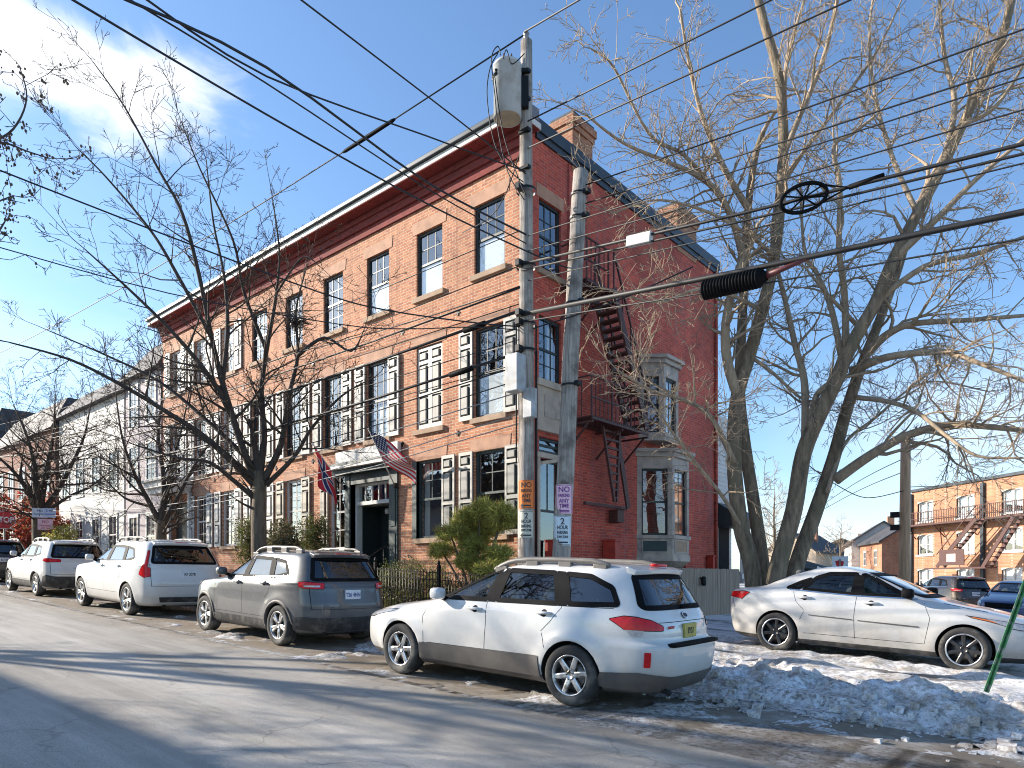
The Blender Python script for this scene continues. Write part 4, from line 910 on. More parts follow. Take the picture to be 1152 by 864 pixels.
# --- cornice, gutter, roof
mb = MB(); xa, xb = XE-.02, XS+.02
mb.box(xa, xb, YF-.06, YF+.1, 11.02, 11.24); mb.box(xa, xb, YF-.12, YF+.1, 11.24, 11.56)
mb.box(xa, xb, YF-.17, YF+.1, 11.42, 11.56)
bpart(mb, 'frieze', red_trim)
mb = MB(); mb.box(xa-.22, xb+.2, YF-.50, YF+.2, 11.572, 11.60, 1); mb.box(xa-.22, xb+.2, YF-.50, YF-.40, 11.602, 11.74); mb.box(xb+.1, xb+.2, YF-.4, YF+.25, 11.60, 11.74)
bpart(mb, 'cornice', [white_wood, red_trim], bevel=.01)
mb = MB(); mb.box(xa-.24, xb+.22, YF-.58, YF-.36, 11.742, 11.86); bpart(mb, 'gutter', dark_metal, bevel=.02)
roof = MB(); xm = -19.2
roof.prism([(xb+.1, YF-.46, 11.862), (xb+.1, YF-.22, 12.10), (xb+.1, YF+.3, 12.14), (xb+.1, YF+.3, 11.862)], (xm-xb-.1, 0, 0))
roof.prism([(xm-.002, YF-.50, 11.862), (xm-.002, YF-.36, 12.06), (xm-.002, YF+.3, 12.12), (xm-.002, YF+.3, 11.862)], (xa-.1-xm, 0, 0), 1)
roof.box(XE, XS+.02, YF+.3, YB+.05, 11.83, 11.90); roof_o = bpart(roof, 'roof', [metal_roof, white_wood])
mb = MB(); mb.box(XS-.2, XS+.09, YF+.3, YB+.08, 11.70, 11.98); mb.box(XS+.0, XS+.05, YF+.3, YB+.06, 11.55, 11.70); bpart(mb, 'parapet_flashing', dark_metal)
def chimney(y0, y1, w, z1):
    c = MB(); x1 = XS+.02; x0 = x1-w
    c.box(x0, x1, y0, y1, 11.4, z1-.42); c.box(x0-.04, x1+.04, y0-.04, y1+.04, z1-.42, z1-.28); c.box(x0-.08, x1+.08, y0-.08, y1+.08, z1-.28, z1-.1); c.box(x0-.03, x1+.03, y0-.03, y1+.03, z1-.1, z1, 1)
    o = c.build('chimney', [brick_c, dark_metal], roof_o)
chimney(YF+1.70, YF+2.55, .62, 12.86); chimney(YF+7.0, YF+8.25, .62, 12.85)
# --- entrance: sign board, hood, green surround, transom, door, steps
mb = MB(FR); mb.box(-16.9, -14.15, .02, .14, 4.86, 5.20); bpart(mb, 'sign_board', white_wood, bevel=.01)
mb = MB(FR); mb.box(-17.1, -14.06, .02, .28, 4.76, 4.858, 1); mb.box(-17.1, -14.06, .02, .34, 4.68, 4.758); mb.box(-16.95, -14.2, .02, .22, 4.53, 4.678, 1); bpart(mb, 'door_hood', [white_wood, teal], bevel=.008)
mb = MB(FR); mb.box(DX0-.22, DX0, -.2, .05, 1.5, 4.53); mb.box(DX1, DX1+.34, -.2, .05, 1.5, 4.53); mb.box(DX0, DX1, -.2, .03, 4.25, 4.53)
for z in (1.7, 3.0): mb.box(DX1+.07, DX1+.27, .05, .07, z, z+1.1)
bpart(mb, 'door_surround', teal)
fr = MB(FR); dx0, dx1 = -16.2, -14.74
fr.box(dx0-.08, dx0, -.28, -.1, 1.55, 4.3); fr.box(dx1, dx1+.08, -.28, -.1, 1.55, 4.3); fr.box(dx0, dx1, -.28, -.1, 4.2, 4.3); fr.box(dx0, dx1, -.28, -.1, 3.66, 3.76)
for i in range(1, 5): a = dx0+(dx1-dx0)*i/5; fr.box(a-.014, a+.014, -.2, -.16, 3.76, 4.2)
tr = bpart(fr, 'transom', white_wood)
g = MB(FR); g.quad((dx0, -.19, 3.76), (dx1, -.19, 3.76), (dx1, -.19, 4.2), (dx0, -.19, 4.2)); g.build('pane', glass_w, tr)
d = MB(FR); d.box(dx0, dx1, -1.0, -.94, 1.55, 3.66)
for sx in (dx0+.12, (dx0+dx1)/2+.06):
    for z0, z1 in ((1.75, 2.3), (2.45, 3.5)): d.box(sx, sx+.5, -.94, -.925, z0, z1)
d.box(dx0-.0, dx0+.02, -.94, -.28, 1.55, 3.66); d.box(dx1-.02, dx1, -.94, -.28, 1.55, 3.66); d.box(dx0, dx1, -.94, -.28, 3.62, 3.66)
dr = bpart(d, 'door', greenblk)
k = MB(FR); k.lathe([(.001, .0), (.03, .01), (.035, .03), (.02, .05), (.001, .055)], 12, 'y', ((dx0+dx1)/2+.1, -.93, 2.5)); k.build('handle', chrome, dr)
l = MB(FR); l.lathe([(.001, 0), (.07, .01), (.08, .1), (.06, .16), (.001, .17)], 14, 'z', ((dx0+dx1)/2, -.6, 3.42)); bpart(l, 'door_lamp', white_wood)
st = MB()
for i in range(4): st.box(-16.7, -14.3, YF-.35-.3*(4-i)+.0, YF-.02 if i == 3 else YF-.35-.3*(3-i), gz(-15.5)-.1, gz(-15.5)+.15+.17*(i+1))
bpart(st, 'steps', stone_l)
def rail(pts, name='handrail', parent=None):
    h = MB(); n = len(pts)
    h.tube(smooth_path(pts, 5), .018, 6)
    for p in pts[1:-1]: h.tube([p, (p[0], p[1], p[2]-.85)], .013, 5)
    return bpart(h, name, iron, parent)
for x in (-16.6, -14.4): rail([(x, YF-.25, 2.4), (x, YF-.4, 2.42), (x, YF-1.6, 1.72), (x, YF-1.75, 1.60)])
# --- portico of the next entrance
mb = MB(FR); mb.box(-28.2, -26.1, .02, .95, 5.0, 5.24); mb.box(-28.3, -26.0, .02, 1.05, 5.24, 5.34); mb.box(-28.1, -26.2, .02, .85, 4.8, 5.0); bpart(mb, 'portico', white_wood, bevel=.012)
mb = MB(FR)
for x in (-28.1, -26.35): mb.box(x, x+.16, .02, .12, 1.5, 4.8)
bpart(mb, 'pilaster', white_wood)
mb = MB(FR); mb.box(-27.9, -26.4, -.22, -.16, 1.9, 4.5); bpart(mb, 'door', greenblk)
# --- side wall: windows near the corner, cream spandrel
window(SD, .44, 1.28, 8.66, 10.28, cols=3, rows=2, lowcols=3, lintel=True, wide=.1); window(SD, .44, 1.28, 6.15, 7.62, cols=3, rows=2, lowcols=3, lintel=False, curtain=.25, sill=False)
window(SD, .44, 1.28, 2.0, 4.35, cols=2, rows=1, lintel=False, sill=False, fm=greenblk); window(SD, .44, 1.28, 4.5, 4.85, cols=1, rows=1, lintel=False, sill=False)
mb = MB(SD); mb.box(.30, 1.42, .004, .10, 4.97, 5.12); mb.box(.34, 1.38, .004, .06, 5.12, 5.98); mb.box(.30, 1.42, .004, .12, 5.98, 6.13); mb.box(.55, 1.17, .06, .075, 5.3, 5.8, 1); mb.box(.32, 1.4, .004, .07, 4.36, 4.48)
bpart(mb, 'spandrel', [stone_l, taupe])
mb = MB(SD); mb.prism([(.42, .12, 4.18), (1.3, .12, 4.38), (1.3, .12, 4.46), (.42, .12, 4.26)], (0, -.1, 0)); mb.box(1.3, 1.36, .004, .05, 1.6, 4.36); mb.box(.36, .43, .004, .05, 1.6, 4.36); bpart(mb, 'casing', stone_l)
# --- bay window, two storeys
def bay(name, t0, t1, t2, t3, pr, z0, z1, wz0, wz1, base):
    pts = [(t0, 0), (t1, pr), (t2, pr), (t3, 0)]
    b = MB(SD)
    def ringbox(za, zb, grow, mi=0):
        q = [(t0-grow, -.0), (t1-grow*.5, pr+grow), (t2+grow*.5, pr+grow), (t3+grow, -.0)]
        b.add([(a, d_, z) for z in (za, zb) for a, d_ in q], [(0,1,2,3), (4,5,6,7), (0,1,5,4), (1,2,6,5), (2,3,7,6), (3,0,4,7)], mi)
    o_ = None
    ringbox(z0, z0+.18, .03); ringbox(z0+.18, wz0-.10, 0); ringbox(wz0-.10, wz0, .05)
    if base: b.add([(a, d_, z0-.002) for a, d_ in pts]+[((t0+t3)/2+(a-(t0+t3)/2)*.6, d_*.35, z0-.45) for a, d_ in pts], [(0,1,5,4), (1,2,6,5), (2,3,7,6), (4,5,6,7)], 0)
    o = bpart(b, name, taupe, bevel=.006); b = MB(SD); ringbox(wz1, z1-.22, .0); ringbox(z1-.22, z1-.1, .08); ringbox(z1-.1, z1, .16); b.build('bay_cornice', taupe, o, bevel=.006)
    for i in range(3):
        (a, d_), (c, e) = pts[i], pts[i+1]; u = Vector((c-a, e-d_)); ln = u.length; u /= ln; n_ = Vector((-u.y, u.x))
        if n_.y < 0: n_ = -n_
        tf = lambda p, q, z, a=a, d_=d_, u=u, n_=n_: SD(a+u.x*p+n_.x*q, d_+u.y*p+n_.y*q, z)
        m = MB(tf); pw = .13
        m.box(0, pw, -.14, -.002, wz0, wz1); m.box(ln-pw, ln, -.14, -.002, wz0, wz1); m.build('mullion', taupe, o)
        if z0+.3 < wz0-.12:
            m = MB(tf); m.box(pw+.03, ln-pw-.03, .0, .012, z0+.27, wz0-.16); m.build('panel', M_bay if i == 1 else teal, o)
            m = MB(tf); 
            for p in ((pw, ln-pw, z0+.24, z0+.27), (pw, ln-pw, wz0-.16, wz0-.13)): m.box(p[0], p[1], 0, .02, p[2], p[3])
            m.box(pw, pw+.03, 0, .02, z0+.27, wz0-.16); m.box(ln-pw-.03, ln-pw, 0, .02, z0+.27, wz0-.16); m.build('moulding', taupe, o)
        f = MB(tf); a0, a1 = pw, ln-pw; zm = (wz0+wz1)/2
        for p in ((a0, a0+.05, wz0, wz1), (a1-.05, a1, wz0, wz1), (a0, a1, wz1-.06, wz1-.001), (a0, a1, wz0+.001, wz0+.06), (a0, a1, zm-.025, zm+.025)): f.box(p[0], p[1], -.10-.001*len(f.v)/8, -.06, p[2], p[3])
        f.box((a0+a1)/2-.01, (a0+a1)/2+.01, -.09, -.075, wz0, wz1)
        if i == 1:
            for z in (wz0+.35, zm+.35, zm+.7): f.box(a0, a1, -.091, -.076, z-.009, z+.009)
        f.build('sash', greenblk, o)
        g = MB(tf); g.quad((a0, -.085, wz0), (a1, -.085, wz0), (a1, -.085, wz1), (a0, -.085, wz1)); g.build('pane', glass_w, o)
        if i == 1: c_ = MB(tf); c_.quad((a0, -.2, wz0), (a1, -.2, wz0), (a1, -.2, wz1), (a0, -.2, wz1)); c_.build('curtain', warm_m if base else blind_m, o)
    m = MB(SD); m.quad((t0+.05, -.2, wz0-.1), (t3-.05, -.2, wz0-.1), (t3-.05, -.2, wz1+.1), (t0+.05, -.2, wz1+.1)); m.build('room', room_m, o)
    return o
M_bay = M('bay_panel', (.36, .24, .15), .6)
bay('bay_window', 4.72, 5.38, 6.36, 7.0, .72, 2.08, 5.16, 2.80, 4.62, True)
bay('bay_window', 4.85, 5.30, 6.15, 6.6, .50, 5.40, 7.75, 5.62, 7.18, False)
# --- fire escape
fe = MB(SD)
def fbar(p, q, w_=.05, h=None): fe.bar(p, q, w_, h)
def platform(t0, t1, z, d1=.80):
    for i in range(int((t1-t0)/.09)): t = t0+i*.09; fe.box(t, t+.045, .05, d1, z, z+.03)
    for d_ in (.06, d1-.03): fe.box(t0, t1, d_, d_+.035, z-.06, z-.002)
    for t in (t0, (t0+t1)/2, t1-.05): fe.box(t, t+.05, .02, d1, z-.13, z-.09); fbar((t+.025, .03, z-.75), (t+.025, d1-.1, z-.1), .04)
def prail(t0, t1, z, d_=.78):
    for zz in (.45, .95): fbar((t0, d_, z+zz), (t1, d_, z+zz), .032)
    n = int((t1-t0)/.16)
    for i in range(n+1): t = t0+(t1-t0)*i/n; fbar((t, d_, z), (t, d_, z+.95), .018 if i % 5 else .035)
    for t in (t0, t1): fbar((t, .05, z+.95), (t, d_, z+.95), .03); fbar((t, .5, z), (t, .5, z+.95), .02)
platform(1.2, 2.5, 8.45); prail(1.2, 2.1, 8.45)
fo = bpart(fe, 'fire_escape', fe_red)
fe = MB(SD); platform(1.4, 3.95, 5.35); prail(1.4, 3.3, 5.35); fe.build('platform', fe_red, fo); fe = MB(SD)
for d_ in (.35, .90): fbar((2.15, d_, 8.5), (3.70, d_, 5.4), .05, .19)
for i in range(17): s = (i+.5)/17; t, z = 2.15+1.55*s, 8.5-3.1*s; fe.box(t-.11, t+.11, .37, .88, z-.022, z+.022)
for d_ in (.35, .90):
    fbar((2.15, d_, 9.35), (3.70, d_, 6.25), .04)
    for i in range(5): s = i/4; fbar((2.15+1.55*s, d_, 8.5-3.1*s), (2.15+1.55*s, d_, 9.35-3.1*s), .03)
fe.build('stair', fe_red, fo)
fe = MB(SD)
for a, b_ in (((3.05, 3.35), (3.5, 3.52)), ((4.0, 4.0), (4.05, 3.9)),): pass
for s in (0, 1): fbar((2.2+.75*s, .55, 5.3), (2.72+.10*s, .55, 3.5), .06)
fbar((2.9, .5, 5.3), (3.45, .5, 3.4), .05, .16); fbar((1.8, .3, 3.42), (3.7, .3, 3.42), .07)
for i in range(9): s = (i+.5)/9; fbar((2.2+.52*s, .55, 5.3-1.8*s), (2.95-.13*s, .55, 5.3-1.8*s), .05)
fe.box(3.3, 3.6, .02, .28, 3.05, 3.38); fe.build('ladder', fe_red, fo)
# conduits climbing the wall
cm = MB(SD); 
for t, z0, z1 in ((1.55, 1, 11.5),): cm.tube([(t, .03, z0), (t, .03, z1)], .025, 6)
bpart(cm, 'conduit', brick_s); cm = MB(SD); cm.tube([(9.6, .06, .6), (9.6, .06, 11.6)], .05, 8); bpart(cm, 'downpipe', brick_s)
red_p = M('red_paint', (.42, .05, .03), .6, var=.2)
for q_ in ((.62, .86, .02, .5, .3, 2.45), (7.15, 7.32, .02, .22, 1.5, 2.35), (8.95, 9.1, .02, .25, 1.5, 2.3), (3.0, 3.25, .02, .4, .4, 2.55)): mb = MB(SD); mb.box(*q_); mb.box(q_[0]-.02, q_[1]+.02, .02, q_[3]+.02, q_[5]+.001, q_[5]+.05); bpart(mb, 'buttress', red_p, bevel=.006)
# --- white clapboard rear porch
pc = MB(SD); pc.box(9.76, 10.9, -4, -.02, .3, 7.0)
for i in range(46): z = .5+i*.14; pc.box(9.76, 10.92, -.02, -.005, z, z+.125)
po = bpart(pc, 'rear_porch', white_wood)
m = MB(SD); m.prism([(9.8, -.0, 4.1), (9.8, .8, 3.6), (9.8, .8, 3.3), (9.8, 0, 3.3)], (1.6, 0, 0)); m.build('awning', teal, po)
m = MB(SD); m.box(9.8, 11.6, .74, .8, 2.55, 2.62); m.box(9.8, 11.6, .70, .84, 1.6, 1.75)
for i in range(16): m.box(9.85+i*.11, 9.88+i*.11, .75, .79, 1.75, 2.55)
m.box(9.8, 11.7, -.0, .9, 1.45, 1.6); m.build('railing', white_wood, po)
m = MB(SD); m.box(9.9, 10.7, -.004, .01, 1.6, 3.3); m.build('door', dark_hole, po)
# ------------------------------------------------------------------ utility poles, transformer, notices, wires
VP_ = 8.8
def pole(name, b, t, r0, r1, label, bits=()):
    root = tag(empty(name, b), label, 'utility pole'); d = Vector(t)-Vector(b); m = MB(); n = 14
    pts = [d*(i/n)+Vector((rnd.uniform(-.008, .008), rnd.uniform(-.008, .008), 0)) for i in range(n+1)]
    m.tube(pts, [r0+(r1-r0)*i/n for i in range(n+1)], 16); m.build('shaft', wood_pole, root)
    return root, d
b1 = P(592, 650, 11.44); b1.z = gz(b1.x)+.10; t1 = P(592, 47, 11.44)
p1, d1 = pole('utility_pole', b1, t1, .15, .095, 'tall weathered wooden utility pole carrying a grey transformer')
def on1(py): return P(592, py, 11.44)
cap = MB(); 
o = on1(36)-b1
cap.tube([d1, d1+Vector((0, 0, .10))], .012, 6); cap.lathe([(.03, 0), (.05, .03), (.035, .06), (.055, .09), (.03, .13), (.02, .15)], 12, 'z', (d1.x, d1.y, d1.z+.04)); cap.build('insulator', M('grey_porcelain', (.24, .25, .25), .3), p1)
for z in (.55, 1.0, 1.5, 2.1): hw = MB(); hw.box(d1.x-.06, d1.x+.14, d1.y-.13, d1.y-.05, d1.z-z-.05, d1.z-z); hw.build('bolt', iron, p1)
for py in (215, 300, 355, 365, 395): q = on1(py)-b1; hw = MB(); hw.lathe([(.165, -.02), (.165, .02)], 16, 'z', tuple(q)); hw.box(q.x-.04, q.x+.04, q.y-.24, q.y-.12, q.z-.05, q.z+.05); hw.build('bracket', iron, p1)
cd = MB(); a = math.radians(-95)
for k, (da, r_) in enumerate(((1.45, .02), (1.75, .014), (-1.4, .012))):
    g = math.atan2(-CR, SR)+da; pts = [on1(py)-b1+Vector((math.cos(g)*.165, math.sin(g)*.165, 0)) for py in ((395, 430, 470, 520, 640) if k == 0 else (365, 400, 430, 470, 520))]
    cd.tube(pts, r_, 6)
cd.build('conduit', iron, p1)
bx = MB(); g = math.atan2(-CR, SR)
q = P(582, 420, 11.2)-b1; bx.box(q.x-.16, q.x+.10, q.y-.12, q.y+.10, q.z-.30, q.z+.30)
q = P(596, 452, 11.2)-b1; bx.box(q.x-.10, q.x+.09, q.y-.06, q.y+.08, q.z-.26, q.z+.22); bx.build('cable_box', M('grey_box', (.36, .37, .38), .5, dirt=((.25, .24, .22), 5)), p1, bevel=.015)
b2 = P(626, 650, 11.3); b2.z = gz(b2.x)+.12; t2 = P(653, 193, 11.5); t2b = b2+(t2-b2)
p2, d2 = pole('utility_pole', b2, t2, .155, .12, 'leaning weathered wooden pole, shorter and without a transformer, close beside the tall one')
for f in (.55, .72, .9, .95): m = MB(); q = d2*f; m.lathe([(.15, -.015), (.15, .015)], 16, 'z', tuple(q)); m.box(q.x-.03, q.x+.2, q.y-.05, q.y+.05, q.z-.02, q.z+.05); m.build('bracket', iron, p2)
# transformer can
tq = P(571, 104, 11.3); tr_ = tag(empty('transformer', tq), 'grey cylindrical transformer hung near the top of the tall wooden pole', 'transformer')
m = MB(); R_ = .225; H_ = .43
m.lathe([(.001, -H_+.02), (R_*.9, -H_+.01), (R_*.92, -H_)], 36, 'z', mi=1, smooth=False); m.lathe([(R_*.92, -H_), (R_, -H_+.001), (R_, H_-.06), (R_+.014, H_-.055), (R_+.014, H_-.02), (R_, H_), (R_*.7, H_+.05), (.001, H_+.07)], 36, 'z'); m.build('tank', [M('transformer_grey', (.50, .52, .52), .45, var=.08, dirt=((.36, .35, .32), 4)), M('tank_base', (.45, .38, .27), .6)], tr_)
m = MB(); g = Vector((CR, SR, 0)); m.bar(g*.2, g*.34, .08, .5); m.bar(g*.2+Vector((0, 0, .35)), g*.34+Vector((0, 0, .35)), .06, .06)
for s in (-.8, -.2, .4): q = Vector((math.cos(s-2.2)*R_, math.sin(s-2.2)*R_, H_-.2)); m.lathe([(.02, -.05), (.035, -.03), (.02, 0), (.035, .02), (.02, .05)], 10, 'z', tuple(q))
m.build('lug', iron, tr_)
for s in (-.9, .3):
    m = MB(); m.lathe([(.05, 0), (.025, .03), (.05, .06), (.025, .09), (.045, .12), (.02, .16), (.015, .24)], 12, 'z', (.11*math.cos(s+2.6), .11*math.sin(s+2.6), H_+.02)); m.build('bushing', M('brown_porcelain', (.12, .08, .06), .25), tr_)
m = MB()
for pts in (((560, 60), (551, 78), (548, 110), (556, 160), (572, 190), (589, 205)), ((563, 62), (560, 52), (553, 66), (557, 110), (561, 150), (572, 195), (590, 225)), ((566, 66), (570, 56), (576, 72), (590, 60)), ((556, 82), (566, 150), (583, 200), (592, 220))):
    m.tube(smooth_path([P(x, y, 11.05)-tq for x, y in pts], 6), .009, 5)
m.build('lead', wire_m, tr_)
# paper notices wrapped round the poles
def notice(pole_at, py0, py1, Y, rad, rows, bgm, im, label, border=True):
    c = pole_at((py0+py1)/2); h = (py1-py0)/F*Y; g0 = math.atan2(-c.y, -c.x) ; rr = rad+.006
    root = tag(empty('paper_notice', c), label, 'notice', 'notices stapled to the poles')
    m = MB(); n = 18; sp_ = 1.12
    ptsz = [(-h/2), (h/2)]
    vs = [(rr*math.cos(g0+sp_*(2*i/n-1)), rr*math.sin(g0+sp_*(2*i/n-1)), z) for z in ptsz for i in range(n+1)]
    m.add(vs, [(i, i+1, n+2+i, n+1+i) for i in range(n)], 0, True); m.build('paper', bgm, root)
    # local frame: x along the wrap, y up, z outwards
    ex = Vector((-math.sin(g0), math.cos(g0), 0)); ez = Vector((math.cos(g0), math.sin(g0), 0)); M4 = Matrix(((ex.x, 0, ez.x, ez.x*(rr+.002)), (ex.y, 0, ez.y, ez.y*(rr+.002)), (0, 1, 0, 0), (0, 0, 0, 1)))
    for txt, yy, sz, sx in rows: letters('lettering', txt, sz*h, im, M4 @ Matrix.Translation((0, yy*h, 0)), root, .004*h, sx, bend=rr)
    def cyl(p): a = p[0]/rr; return M4 @ Vector((rr*math.sin(a), p[1], rr*math.cos(a)-rr+.001))
    a = MB(); y = -.40*h; w_ = rr*.62
    def rect(x0, x1, y0, y1):
        k = 8; a.add([cyl((x0+(x1-x0)*i/k, yy)) for yy in (y0, y1) for i in range(k+1)], [(i, i+1, k+2+i, k+1+i) for i in range(k)])
    rect(-w_*.7, w_, y-.012, y+.012); a.add([cyl((-w_*1.25, y)), cyl((-w_*.65, y+.045)), cyl((-w_*.65, y-.045))], [(0, 1, 2)])
    if border:
        e = rr*.98
        for x0, x1, y0, y1 in ((-e, e, -h*.475, -h*.462), (-e, e, h*.462, h*.475), (-e, -e+.008, -h*.47, h*.47), (e-.008, e, -h*.47, h*.47)): rect(x0, x1, y0, y1)
    a.build('arrow', im, root); return root
at2 = lambda py: b2+d2*((P(0, py, 11.35).z-b2.z)/d2.z)
n_or, n_pk, n_wh, n_bl = (M(n_, c_, .8, var=.08, scale=9) for n_, c_ in (('orange_card', (.86, .23, .05)), ('pink_card', (.76, .50, .58)), ('white_card', (.60, .58, .48)), ('pale_blue_card', (.60, .70, .76))))
four = (('NO', .32, .26, 1), ('PARKING', .12, .16, .62), ('ANY', -.06, .19, .9), ('TIME', -.23, .18, .9)); two = (('2', .30, .30, 1), ('HOUR', .10, .18, .75), ('PARKING', -.07, .15, .62), ('TOW ZONE', -.22, .12, .62))
notice(on1, 541, 573, 11.3, .135, four, n_or, ink, 'orange NO PARKING ANY TIME notice on the tall pole'); notice(on1, 575, 606, 11.3, .137, two, n_wh, ink, 'white two hour parking notice below the orange one on the tall pole')
notice(at2, 546, 579, 11.3, .142, four, n_pk, M('violet_ink', (.16, .03, .22), .6), 'pink NO PARKING ANY TIME notice on the leaning pole'); notice(at2, 581, 614, 11.3, .144, two, n_bl, ink, 'pale blue two hour parking notice below the pink one on the leaning pole')
# wires: world points, slack between them
def wire(pts, rad, label, name='overhead_wire', sag=0., mat=None, cat='wire', k=10):
    q = []
    for i in range(len(pts)-1):
        a, b = Vector(pts[i]), Vector(pts[i+1])
        for j in range(k): t = j/k; p = a.lerp(b, t); p.z -= sag*4*t*(1-t)*(b-a).length/30; q.append(p)
    q.append(Vector(pts[-1])); m = MB(); m.tube(q, rad, 5); return tag(m.build(name, mat or wire_m), label, cat)
def street(py, off=0.):
    """a line of wire along the street through the pole at pixel height py"""
    z = on1(py).z; y = VP_+off; return lambda x, dz=0.: Vector((x, y, z+gz(x)-gz(b1.x)+dz))
xp = b1.x; FARX = -46.; NEARX = 30.
lab_l = iter(('primary wire running from the insulator on the pole top down the street', 'second wire crossing the brick facade below its third floor windows', 'thick telephone cable crossing the facade at the second floor window heads', 'cable with a grey splice case crossing the upper second floor windows', 'thin wire crossing the lower second floor windows towards the street trees', 'lowest thin wire crossing the doorway hood and the far street trees', 'pale service cable low over the far parked cars'))
for py, r_, sg, dz, of in ((38, .014, .35, .0, 0), (325, .016, .5, .0, -.1), (352, .026, .6, .0, -.14), (398, .024, .7, .0, -.12), (412, .012, .8, .0, -.1), (425, .010, .9, .0, .0)):
    s = street(py, of); wire([s(xp), s(FARX, .3)], r_, next(lab_l), sag=sg)
s = street(322, -.1); wire([s(xp, -.02), s(-14), s(FARX)], .011, 'thin messenger wire just above the thick telephone cable on the facade', sag=.3)
for py, r_, dz, lb in ((38, .014, .2, 'primary wire leaving the pole top towards the upper edge of the sky'), (140, .012, .9, 'thin wire rising from below the transformer across the top of the big bare tree'), (170, .012, .7, 'wire rising from the eaves corner over the first chimney')):
    s = street(py, -.05); wire([s(xp), s(NEARX, dz)], r_, lb, sag=.2)
sunlit_wire_m = M('sunlit_wire_grey', (.22, .22, .22), .5, var=.1)  # black wire lightened to grey, sunlight put into the colour
for py, r_, sg, of, mt, lb in ((378, .008, .5, .05, wire_m, 'thin wire above the shuttered second floor windows, below the cable sleeve'), (440, .010, .9, -.05, sunlit_wire_m, 'pale wire catching the sun over the far parked cars, highest of three'), (336, .009, .35, .1, wire_m, 'thin wire just over the messenger wire on the facade'), (390, .008, .75, .12, wire_m, 'thin wire beside the splice sleeve cable at the second floor'), (404, .008, .5, .1, wire_m, 'tight thin wire below the splice sleeve cable'), (462, .010, 1.1, .05, sunlit_wire_m, 'pale wire catching the sun over the far parked cars, middle of three'), (474, .009, 1.1, .0, sunlit_wire_m, 'pale wire catching the sun over the far parked cars, lowest of three'), (252, .008, .4, .1, wire_m, 'thin wire grazing the third floor window sills'), (292, .009, .5, .1, wire_m, 'thin wire crossing the brick between second and third floor windows')):
    s = street(py, of); wire([s(xp), s(FARX, .2)], r_, lb, sag=sg, mat=mt)
tx, ty, tz = t2
for dz, r_, nz, lb in ((-.25, .011, .9, 'upper wire strung from the leaning pole top through the big bare tree'), (-.55, .011, .4, 'lower wire strung from the leaning pole top through the big bare tree')): wire([t2+Vector((0, 0, dz)), Vector((NEARX, ty, tz+dz+nz+gz(NEARX)-gz(tx)))], r_, lb, sag=.5)
sA = street(300, -.12)
for o_, r_, lb in ((0, .022, 'bundled cable passing the storage ring, upper strand'), (-.10, .016, 'bundled cable passing the storage ring, lower strand')): wire([sA(xp, o_), sA(NEARX, o_+.05)], r_, lb, sag=.62)
for py, dz, lb in ((285, .45, 'thin wire just above the bundled cable, right of the leaning pole'), (318, .1, 'thin wire between the bundled cable and the thick trunk cable'), (268, .9, 'thin wire high over the fire escape, crossing the big bare tree')): s = street(py, -.06); wire([s(xp), s(NEARX, dz)], .009, lb, sag=.5)
sB = street(356, -.12); wire([sB(xp), sB(NEARX, .3)], .036, 'thick black trunk cable holding the ribbed splice case', sag=.5)
wire([sB(xp, -.12), sB(NEARX, -.25)], .011, 'thin wire hanging below the thick trunk cable', sag=.6)
def along(s, px, dz=0., sag=.5, nx=NEARX, ndz=.3):
    r = (px-CX)/F; Y = (VP_-.12)/(SR*r+CR); x = CR*r*Y-SR*Y; t = (x-xp)/(nx-xp); p = s(x, ndz*t+dz); p.z -= sag*4*t*(1-t)*(nx-xp)/30; return p
# ribbed splice case under the trunk cable
a, b = along(sB, 792, -.16), along(sB, 856, -.13); ax = (b-a); ln = ax.length; root = tag(empty('splice_case', a), 'ribbed black cylindrical splice case hung under the thick trunk cable', 'splice case')
rot = ax.to_track_quat('Z', 'Y').to_matrix().to_4x4(); m = MB(lambda x, y, z: rot @ Vector((x, y, z))); pr = [(.02, -.06), (.07, -.02), (.105, 0)]
for i in range(18): z = ln*i/18; pr += [(.125, z+.01), (.125, z+ln/32), (.108, z+ln/30), (.108, z+ln/19)]
pr += [(.09, ln+.03), (.05, ln+.08)]; m.lathe(pr, 20, 'z'); m.build('ribbed_sleeve', black, root)
m = MB(lambda x, y, z: rot @ Vector((x, y, z))); m.tube([(0, 0, ln+.05), (0, .04, ln+.25), (0, .1, ln+.6)], [.045, .035, .02], 8); m.build('cable_neck', M('red_brown_cable', (.12, .03, .03), .5), root)
# snowshoe storage ring
a = along(sA, 952, .0, .62, ndz=.05); root = tag(empty('cable_ring', a), 'spoked black cable storage ring hung on the overhead bundle', 'cable ring'); m = MB(); c = Vector((-.38, -.30, -.10)); ring = []
for i in range(29):
    g = 2*math.pi*i/28; ring.append(c+Vector((CR, SR, .22))*(.27*math.cos(g))+Vector((.02, -.02, .15))*math.sin(g))
m.tube(ring, .022, 8); m.build('rim', black, root); m = MB()
for i in range(0, 28, 3): m.tube([c, ring[i]], .010, 5)
m.build('spokes', black, root); m = MB(); m.tube([ring[3], Vector((.03, 0, 0)), ring[25]], .014, 6); m.tube([Vector((.03, 0, 0)), Vector((.4, 0, .0))], .03, 6); m.build('clamp', black, root)
a = along(sA, 706, -.03, .62, ndz=.05); b = along(sA, 733, -.03, .62, ndz=.05); m = MB(); m.bar(a, b, .09, .15); tag(m.build('cable_tag', white_wood, bevel=.01), 'small white terminal box on the bundled cable in front of the red side wall', 'terminal box')
